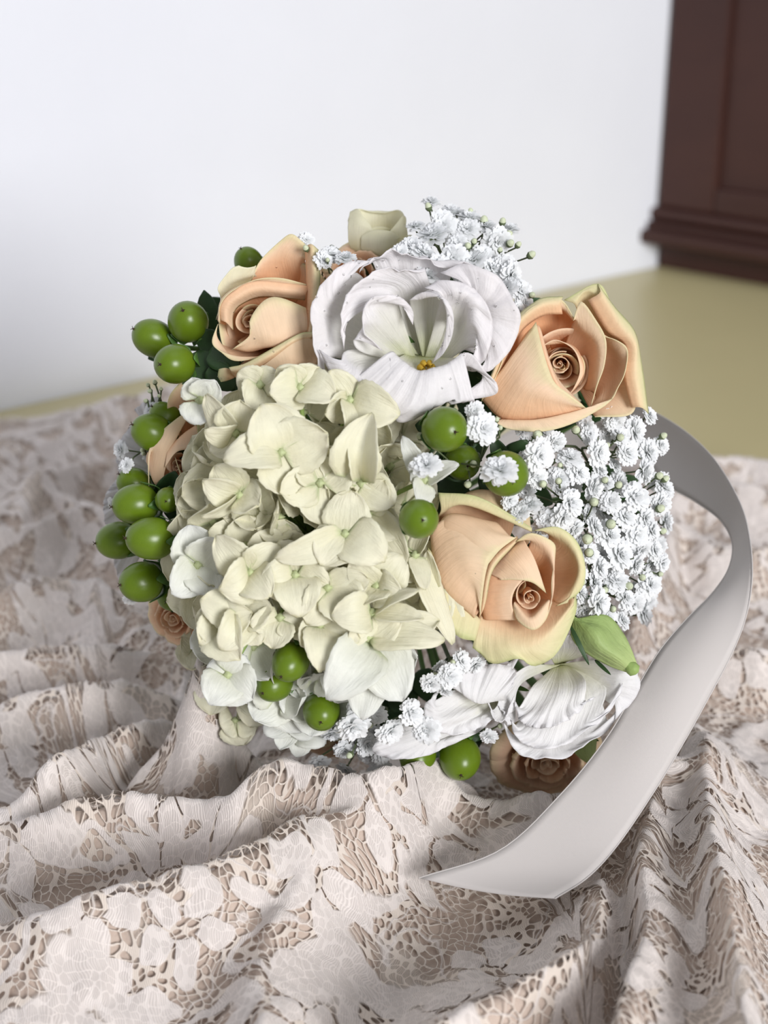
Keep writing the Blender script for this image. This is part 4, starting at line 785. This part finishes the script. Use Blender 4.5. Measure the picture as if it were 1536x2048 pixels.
sprig('olive green berry wedged between the narrow rose and the cream hydrangea', [(410, 985, 33, (-.3, .3, .9), 1.25, .004), (445, 1030, 26, (0, .5, .8), 1.0, .02)], (440, 1040, .04), [(380, 1040, 430, 1050, 26, -30)])
sprig('three glossy green berries at the lower left, in front of the cream hydrangea',
      [(581, 1324, 37, (-.35, .55, .75), 1.12, -.018), (549, 1366, 37, (-.45, .35, .8), 1.1, -.012), (643, 1423, 38, (0, .35, .9), 1.05, -.012), (618, 1350, 30, (.2, .5, .8), 1.0, .004)], (620, 1330, .02),
      [(600, 1410, 640, 1360, 24, -10), (660, 1370, 610, 1340, 30, -16), (560, 1310, 620, 1330, 30, -30), (690, 1400, 640, 1380, 26, -30)])
sprig('round green berry tucked below the large open white bloom, at the centre right', [(890, 859, 46, (.35, .15, .9), 1.0, -.01), (925, 925, 36, (.2, .2, .9), 1.0, .012)], (900, 900, .035),
      [(830, 850, 890, 860, 22, -30), (860, 880, 900, 900, 30, -50), (925, 965, 900, 900, 34, -40), (955, 890, 900, 870, 26, -30), (870, 950, 900, 900, 34, -50)])
sprig('green berry half covered by a white blossom, above the lower right rose', [(1012, 948, 46, (.2, .3, .9), 1.0, -.006)], (1000, 960, .035),
      [(1055, 880, 1010, 930, 22, -10), (985, 875, 1010, 930, 18, -20), (960, 980, 1000, 950, 30, -40), (1040, 990, 1000, 950, 26, -30)])
sprig('glossy green berry with a highlight, left of the lower right rose', [(838, 1038, 40, (.15, .05, 1), 1.0, -.02)], (850, 1040, .03), [(900, 1010, 850, 1030, 30, -30), (865, 985, 850, 1040, 26, -40), (890, 1080, 850, 1040, 30, -40)])
sprig('pair of green berries hanging at the bottom, half in shadow under the white blooms', [(835, 1512, 37, (-.2, .6, .7), 1.05, .010), (920, 1516, 42, (0, .55, .8), 1.05, .006)], (900, 1440, .02),
      [(960, 1480, 900, 1440, 26, -30), (880, 1470, 900, 1430, 30, -30), (800, 1460, 880, 1430, 26, -40)])

# ------------------------------------------------------------------ baby's breath
def blossom_mesh(seed):
    r = np.random.default_rng(seed); mb = MB(); UVs = []
    layers = [(10, .0, 1.0, .52), (10, .34, .97, .50), (9, .68, .92, .48), (8, .98, .84, .46), (6, 1.25, .76, .42), (3, 1.45, .7, .4)]
    for n, el, L, w in layers:
        for k in range(n):
            a = 6.283*k/n+r.uniform(-.25, .25)+el*3; e = el+r.uniform(-.14, .14); l = L*r.uniform(.85, 1.08)
            dr = np.array([math.cos(a)*math.cos(e), math.sin(a)*math.cos(e), math.sin(e)])
            sd = nrm(np.cross(dr, [0, 0, 1.0])+r.normal(0, .15, 3)); up = np.cross(sd, dr)
            rows = []
            for t, wf, cv in ((.12, .25, 0), (.55, .75, .06), (.86, 1.0, .02), (1.0, .8, -.06)):
                row = []
                for s in (-1, -.5, 0, .5, 1):
                    notch = -.10 if (t == 1.0 and s == 0) else (.03 if t == 1.0 and abs(s) == .5 else 0)
                    row.append(dr*l*(t+notch-.05*s*s)+sd*s*w*wf*l*.62+up*(cv+.06*s*s+r.uniform(-.04, .04))*l)
                rows += row
            mb.add(rows, grid_faces(4, 5)); UVs += [(i/4, t) for t in (.1, .55, .86, 1) for i in range(5)]
    V, F = mb.out(); V[:, 2] = V[:, 2]*.8-.15
    return mesh('blossom', V, F, m_bb, UVs)
BLO = [blossom_mesh(s) for s in range(7)]
V, F = tube(np.array([(0, 0, -.62), (0, 0, -.45), (0, 0, -.2), (0, 0, -.05)]), [.08, .26, .34, .38], 10); CALM = mesh('calyx', V, F, m_bbstem)
mb = MB(); V, F = tube(np.array([(0, 0, -1.1), (0, 0, -.8), (0, 0, -.2), (0, 0, .3)]), [.15, .62, .95, .8], 10); mb.add(V, F, 0)
V, F = tube(np.array([(0, 0, .1), (0, 0, .6), (0, 0, .95), (0, 0, 1.1)]), [.86, .74, .4, .05], 10); mb.add(V, F, 1)
V, F = mb.out(); BUDM = mesh('bud', V, F, [m_bbstem, m_budw], midx=mb.M)
def bb(label, blossoms, buds, hub, fill=None, zoff=-.012):
    hp = W(hub[0], hub[1], surf(hub[0], hub[1])+hub[2])
    t = thing('babys_breath_sprig', label, "baby's breath", hp, "baby's breath sprigs in the bouquet"); mb = MB(); r = np.random.default_rng(int(hub[0]*7+hub[1]))
    pts = [(x, y, q, zz) for (x, y, q, *z_) in blossoms for zz in [z_[0] if z_ else 0]]
    if fill:
        (x0, x1, y0, y1, n, q0, q1, dz) = fill; tries = 0; base = list(pts); got = 0
        while got < n and tries < 4000:
            tries += 1; x, y = r.uniform(x0, x1), r.uniform(y0, y1); q = r.uniform(q0, q1)
            if all((x-a)**2+(y-b)**2 > (.52*(q+c))**2 for a, b, c, _ in pts): pts.append((x, y, q, dz+r.uniform(-.004, .008))); got += 1
    nodes = []
    for k in range(7):
        q = pts[r.integers(len(pts))]; pp = W(q[0], q[1], surf(q[0], q[1])+zoff+q[3]+.014); nd = hp*.45+pp*.55; nodes.append(nd)
        V, F = tube(cr([hp, (hp+nd)/2+XX*r.uniform(-.004, .004)+UP*.003, nd], 6), .00055, 5); mb.add(V, F)
    def link(P):
        nd = nodes[int(np.argmin([np.linalg.norm(n_-P) for n_ in nodes]))]
        V, F = tube(cr([nd, (nd+P)/2+XX*r.uniform(-.003, .003)+UP*r.uniform(-.003, .003), P], 6), .00036, 5); mb.add(V, F)
    for x, y, q, zz in pts:
        dd = surf(x, y)+zoff+zz+r.uniform(-.002, .003); c = W(x, y, dd); s = q*dd/FPX
        nx, ny = (x-775)/600, (y-985)/620
        a = nrm(XX*(nx*.8+r.normal(0, .5))-UP*(ny*.8+r.normal(0, .5))-FW*1.0)
        o = place('blossom', BLO[r.integers(7)], t, c); o.rotation_euler = (Vector(a).to_track_quat('Z', 'Y') @ Matrix.Rotation(r.uniform(0, 6.28), 3, 'Z').to_quaternion()).to_euler(); s *= 1.06; o.scale = (s, s, s*r.uniform(.85, 1.05))
        k = bpy.data.objects.new('calyx', CALM); COL.objects.link(k); k.parent = o
        link(c-a*s*.6)
    for x, y, q in buds:
        dd = surf(x, y)+zoff-.004; c = W(x, y, dd); s = q*.88*dd/FPX; a = nrm(c-hp+r.normal(0, .006, 3)-FW*.012)
        o = place('bud', BUDM, t, c); o.rotation_euler = Vector(a).to_track_quat('Z', 'Y').to_euler(); o.scale = (s, s, s*1.15); link(c-a*s*1.1)
    V, F = tube(cr([hp, hp*.5+HANDLE0*.5+FW*.008, HANDLE0, HANDLE0+ax*.2], 8), .0009, 5); mb.add(V, F)
    part('stem', *mb.out(), m_bbstem, t); return t
bb("fluffy white baby's breath rising above the large open white bloom at the top",
   [(862, 403, 19), (906, 426, 31), (886, 452, 32), (938, 436, 26), (935, 458, 26), (865, 470, 34), (972, 452, 22), (996, 484, 31), (832, 452, 20), (822, 492, 24), (848, 506, 30), (905, 516, 30), (946, 520, 31), (878, 538, 28), (965, 512, 28), (1020, 458, 22), (800, 505, 20), (985, 535, 26), (915, 488, 24), (925, 548, 26), (855, 550, 26)],
   [(857, 414, 9), (941, 424, 8), (968, 442, 11), (1036, 490, 8), (1062, 510, 10), (1016, 470, 11), (1020, 487, 10), (936, 492, 9), (948, 483, 8), (1005, 444, 9)], (930, 600, .03))
bb("white baby's breath trailing down between the large open bloom and the upper right rose",
   [(1024, 550, 30), (1042, 582, 26), (1052, 606, 20), (1012, 575, 28), (1036, 618, 18), (1008, 530, 24)], [(1064, 590, 8), (1000, 500, 7)], (980, 640, .04))
bb("white baby's breath mass directly under the upper right rose",
   [(1080, 910, 35, -.01), (1198, 905, 30, -.006), (1110, 885, 24), (1228, 836, 28), (1180, 868, 22), (1170, 850, 20), (1270, 862, 34), (1298, 905, 30), (1322, 890, 20), (1255, 905, 28), (1290, 945, 28), (1140, 915, 28), (1158, 945, 26), (1075, 955, 24), (1118, 955, 26), (1240, 870, 24), (1300, 830, 20)],
   [(1254, 815, 8), (1152, 860, 11), (1075, 870, 13), (1326, 872, 9), (1240, 875, 10), (1120, 930, 7), (1215, 890, 7)], (1180, 930, .03), (1050, 1320, 850, 970, 9, 18, 28, .012))
bb("white baby's breath in the middle of the right side, beside the ribbon",
   [(1187, 976, 31), (1142, 1005, 30, -.006), (1128, 1035, 30, -.006), (1092, 1040, 26), (1220, 1002, 24), (1270, 992, 32), (1330, 975, 24), (1322, 1008, 26), (1250, 1032, 28), (1292, 1035, 26), (1190, 1052, 24), (1218, 1070, 30), (1275, 1070, 28), (1305, 1062, 22), (1060, 1010, 24), (1040, 1025, 22), (1020, 1000, 22), (1150, 1060, 24)],
   [(1086, 968, 10), (1117, 962, 9), (1237, 970, 10), (1210, 960, 9), (1318, 952, 10), (1330, 958, 9), (1320, 1017, 11), (1325, 1062, 9), (1175, 1078, 14), (1188, 1004, 12), (1222, 1048, 13)], (1180, 1040, .03), (1040, 1340, 970, 1090, 10, 18, 28, .012))
bb("white baby's breath at the lower right, beside the rose and above the green bud",
   [(1240, 1108, 35), (1272, 1130, 24), (1326, 1126, 21), (1200, 1135, 26), (1180, 1108, 22), (1232, 1160, 30), (1300, 1168, 30), (1252, 1195, 26), (1198, 1205, 32, -.006), (1172, 1222, 24), (1268, 1208, 28), (1162, 1185, 22), (1160, 1150, 20), (1246, 1240, 20), (1310, 1100, 22), (1215, 1230, 22), (1190, 1165, 24), (1285, 1100, 22)],
   [(1178, 1105, 12), (1285, 1155, 9), (1257, 1172, 11), (1210, 1180, 9), (1226, 1218, 9), (1165, 1165, 8), (1320, 1148, 7)], (1190, 1170, .03), (1150, 1310, 1085, 1230, 9, 18, 26, .012))
bb("three single white baby's breath blossoms over the dark gap at the centre right",
   [(852, 930, 33, -.022), (966, 856, 33, -.024), (1000, 940, 37, -.03), (950, 822, 20, -.01)], [(841, 873, 10), (936, 969, 10), (947, 928, 10), (940, 866, 9), (993, 840, 7), (1000, 856, 7)], (960, 920, .012), zoff=-.006)
bb("white baby's breath at the bottom, between the lower left berries and the bottom white bloom",
   [(705, 1455, 36, -.018), (782, 1464, 30, -.02), (823, 1424, 28, -.022), (852, 1460, 30, -.024), (736, 1490, 24), (690, 1500, 24), (715, 1425, 24, -.012), (755, 1430, 20)],
   [(792, 1450, 8), (700, 1510, 9), (740, 1450, 8)], (760, 1420, .02), (660, 780, 1430, 1520, 6, 18, 26, .006))
bb("small white baby's breath blossoms under the lower right rose, above the side-on white bloom",
   [(862, 1368, 22, -.012), (900, 1352, 26, -.010), (924, 1322, 24), (880, 1338, 20), (890, 1380, 20), (952, 1330, 22)], [(870, 1350, 8), (905, 1325, 8)], (900, 1320, .03), zoff=-.016)
bb("lone baby's breath blossoms at the bottom centre, beside the pair of berries", [(976, 1474, 19, -.012), (640, 1525, 22, .01), (690, 1540, 22, .012), (760, 1540, 24, .012)], [(1000, 1452, 7)], (900, 1420, .03))
bb("greyish baby's breath sprig behind the peach rose at the upper left, against the wall", [(612, 480, 19), (663, 508, 24), (690, 515, 22), (648, 520, 20)], [(612, 497, 8), (655, 520, 6)], (640, 590, .02), zoff=-.02)
bb("sprig of tiny closed buds and a few white blossoms beside the left berries", [(252, 930, 16, -.01), (300, 905, 20), (240, 900, 20), (228, 1010, 18), (262, 1200, 16), (300, 820, 18)],
   [(310, 765, 6), (300, 782, 6), (292, 802, 6), (322, 778, 5), (318, 792, 5), (296, 770, 5), (286, 900, 7), (288, 907, 6)], (370, 860, .03), zoff=.0)

# dark foliage filling the inside of the bunch
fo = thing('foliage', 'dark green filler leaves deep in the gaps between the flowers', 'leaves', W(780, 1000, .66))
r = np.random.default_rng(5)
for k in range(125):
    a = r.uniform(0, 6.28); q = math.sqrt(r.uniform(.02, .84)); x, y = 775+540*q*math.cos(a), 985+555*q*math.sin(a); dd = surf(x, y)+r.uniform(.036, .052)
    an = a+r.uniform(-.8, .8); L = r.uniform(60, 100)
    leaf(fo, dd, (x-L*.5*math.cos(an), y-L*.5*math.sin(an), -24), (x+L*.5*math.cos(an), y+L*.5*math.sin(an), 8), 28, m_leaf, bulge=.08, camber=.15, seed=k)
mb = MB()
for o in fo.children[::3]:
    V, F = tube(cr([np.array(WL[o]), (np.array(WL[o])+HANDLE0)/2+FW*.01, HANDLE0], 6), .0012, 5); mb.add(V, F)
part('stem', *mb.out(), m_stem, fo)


# water drops clinging to the open white bloom
m_drop, N, L, b, out = nt('water'); b.inputs['Transmission Weight'].default_value = 1; b.inputs['Roughness'].default_value = .02; b.inputs['IOR'].default_value = 1.33
def drops(root, n, rmin, rmax, seed):
    r = np.random.default_rng(seed); mb = MB(); pet = [o for o in root.children if o.name.startswith('petal')]
    for k in range(n):
        o = pet[r.integers(len(pet))]; vs = o.data.vertices; v = vs[int(r.integers(len(vs)*.5, len(vs)))]
        p = np.array(WL[o])+np.array(v.co); nn = np.array(v.normal); nn = nn if nn@FW < 0 else -nn
        V, F = ball(r.uniform(rmin, rmax), 8, 5, 1); mb.add(V+p+nn*.0002, F)
    part('water_drops', *mb.out(), m_drop, root, kind='stuff')
drops(l1, 90, .00022, .0006, 3); drops(r3, 14, .0002, .0004, 4); drops(r1, 16, .0002, .00045, 5)
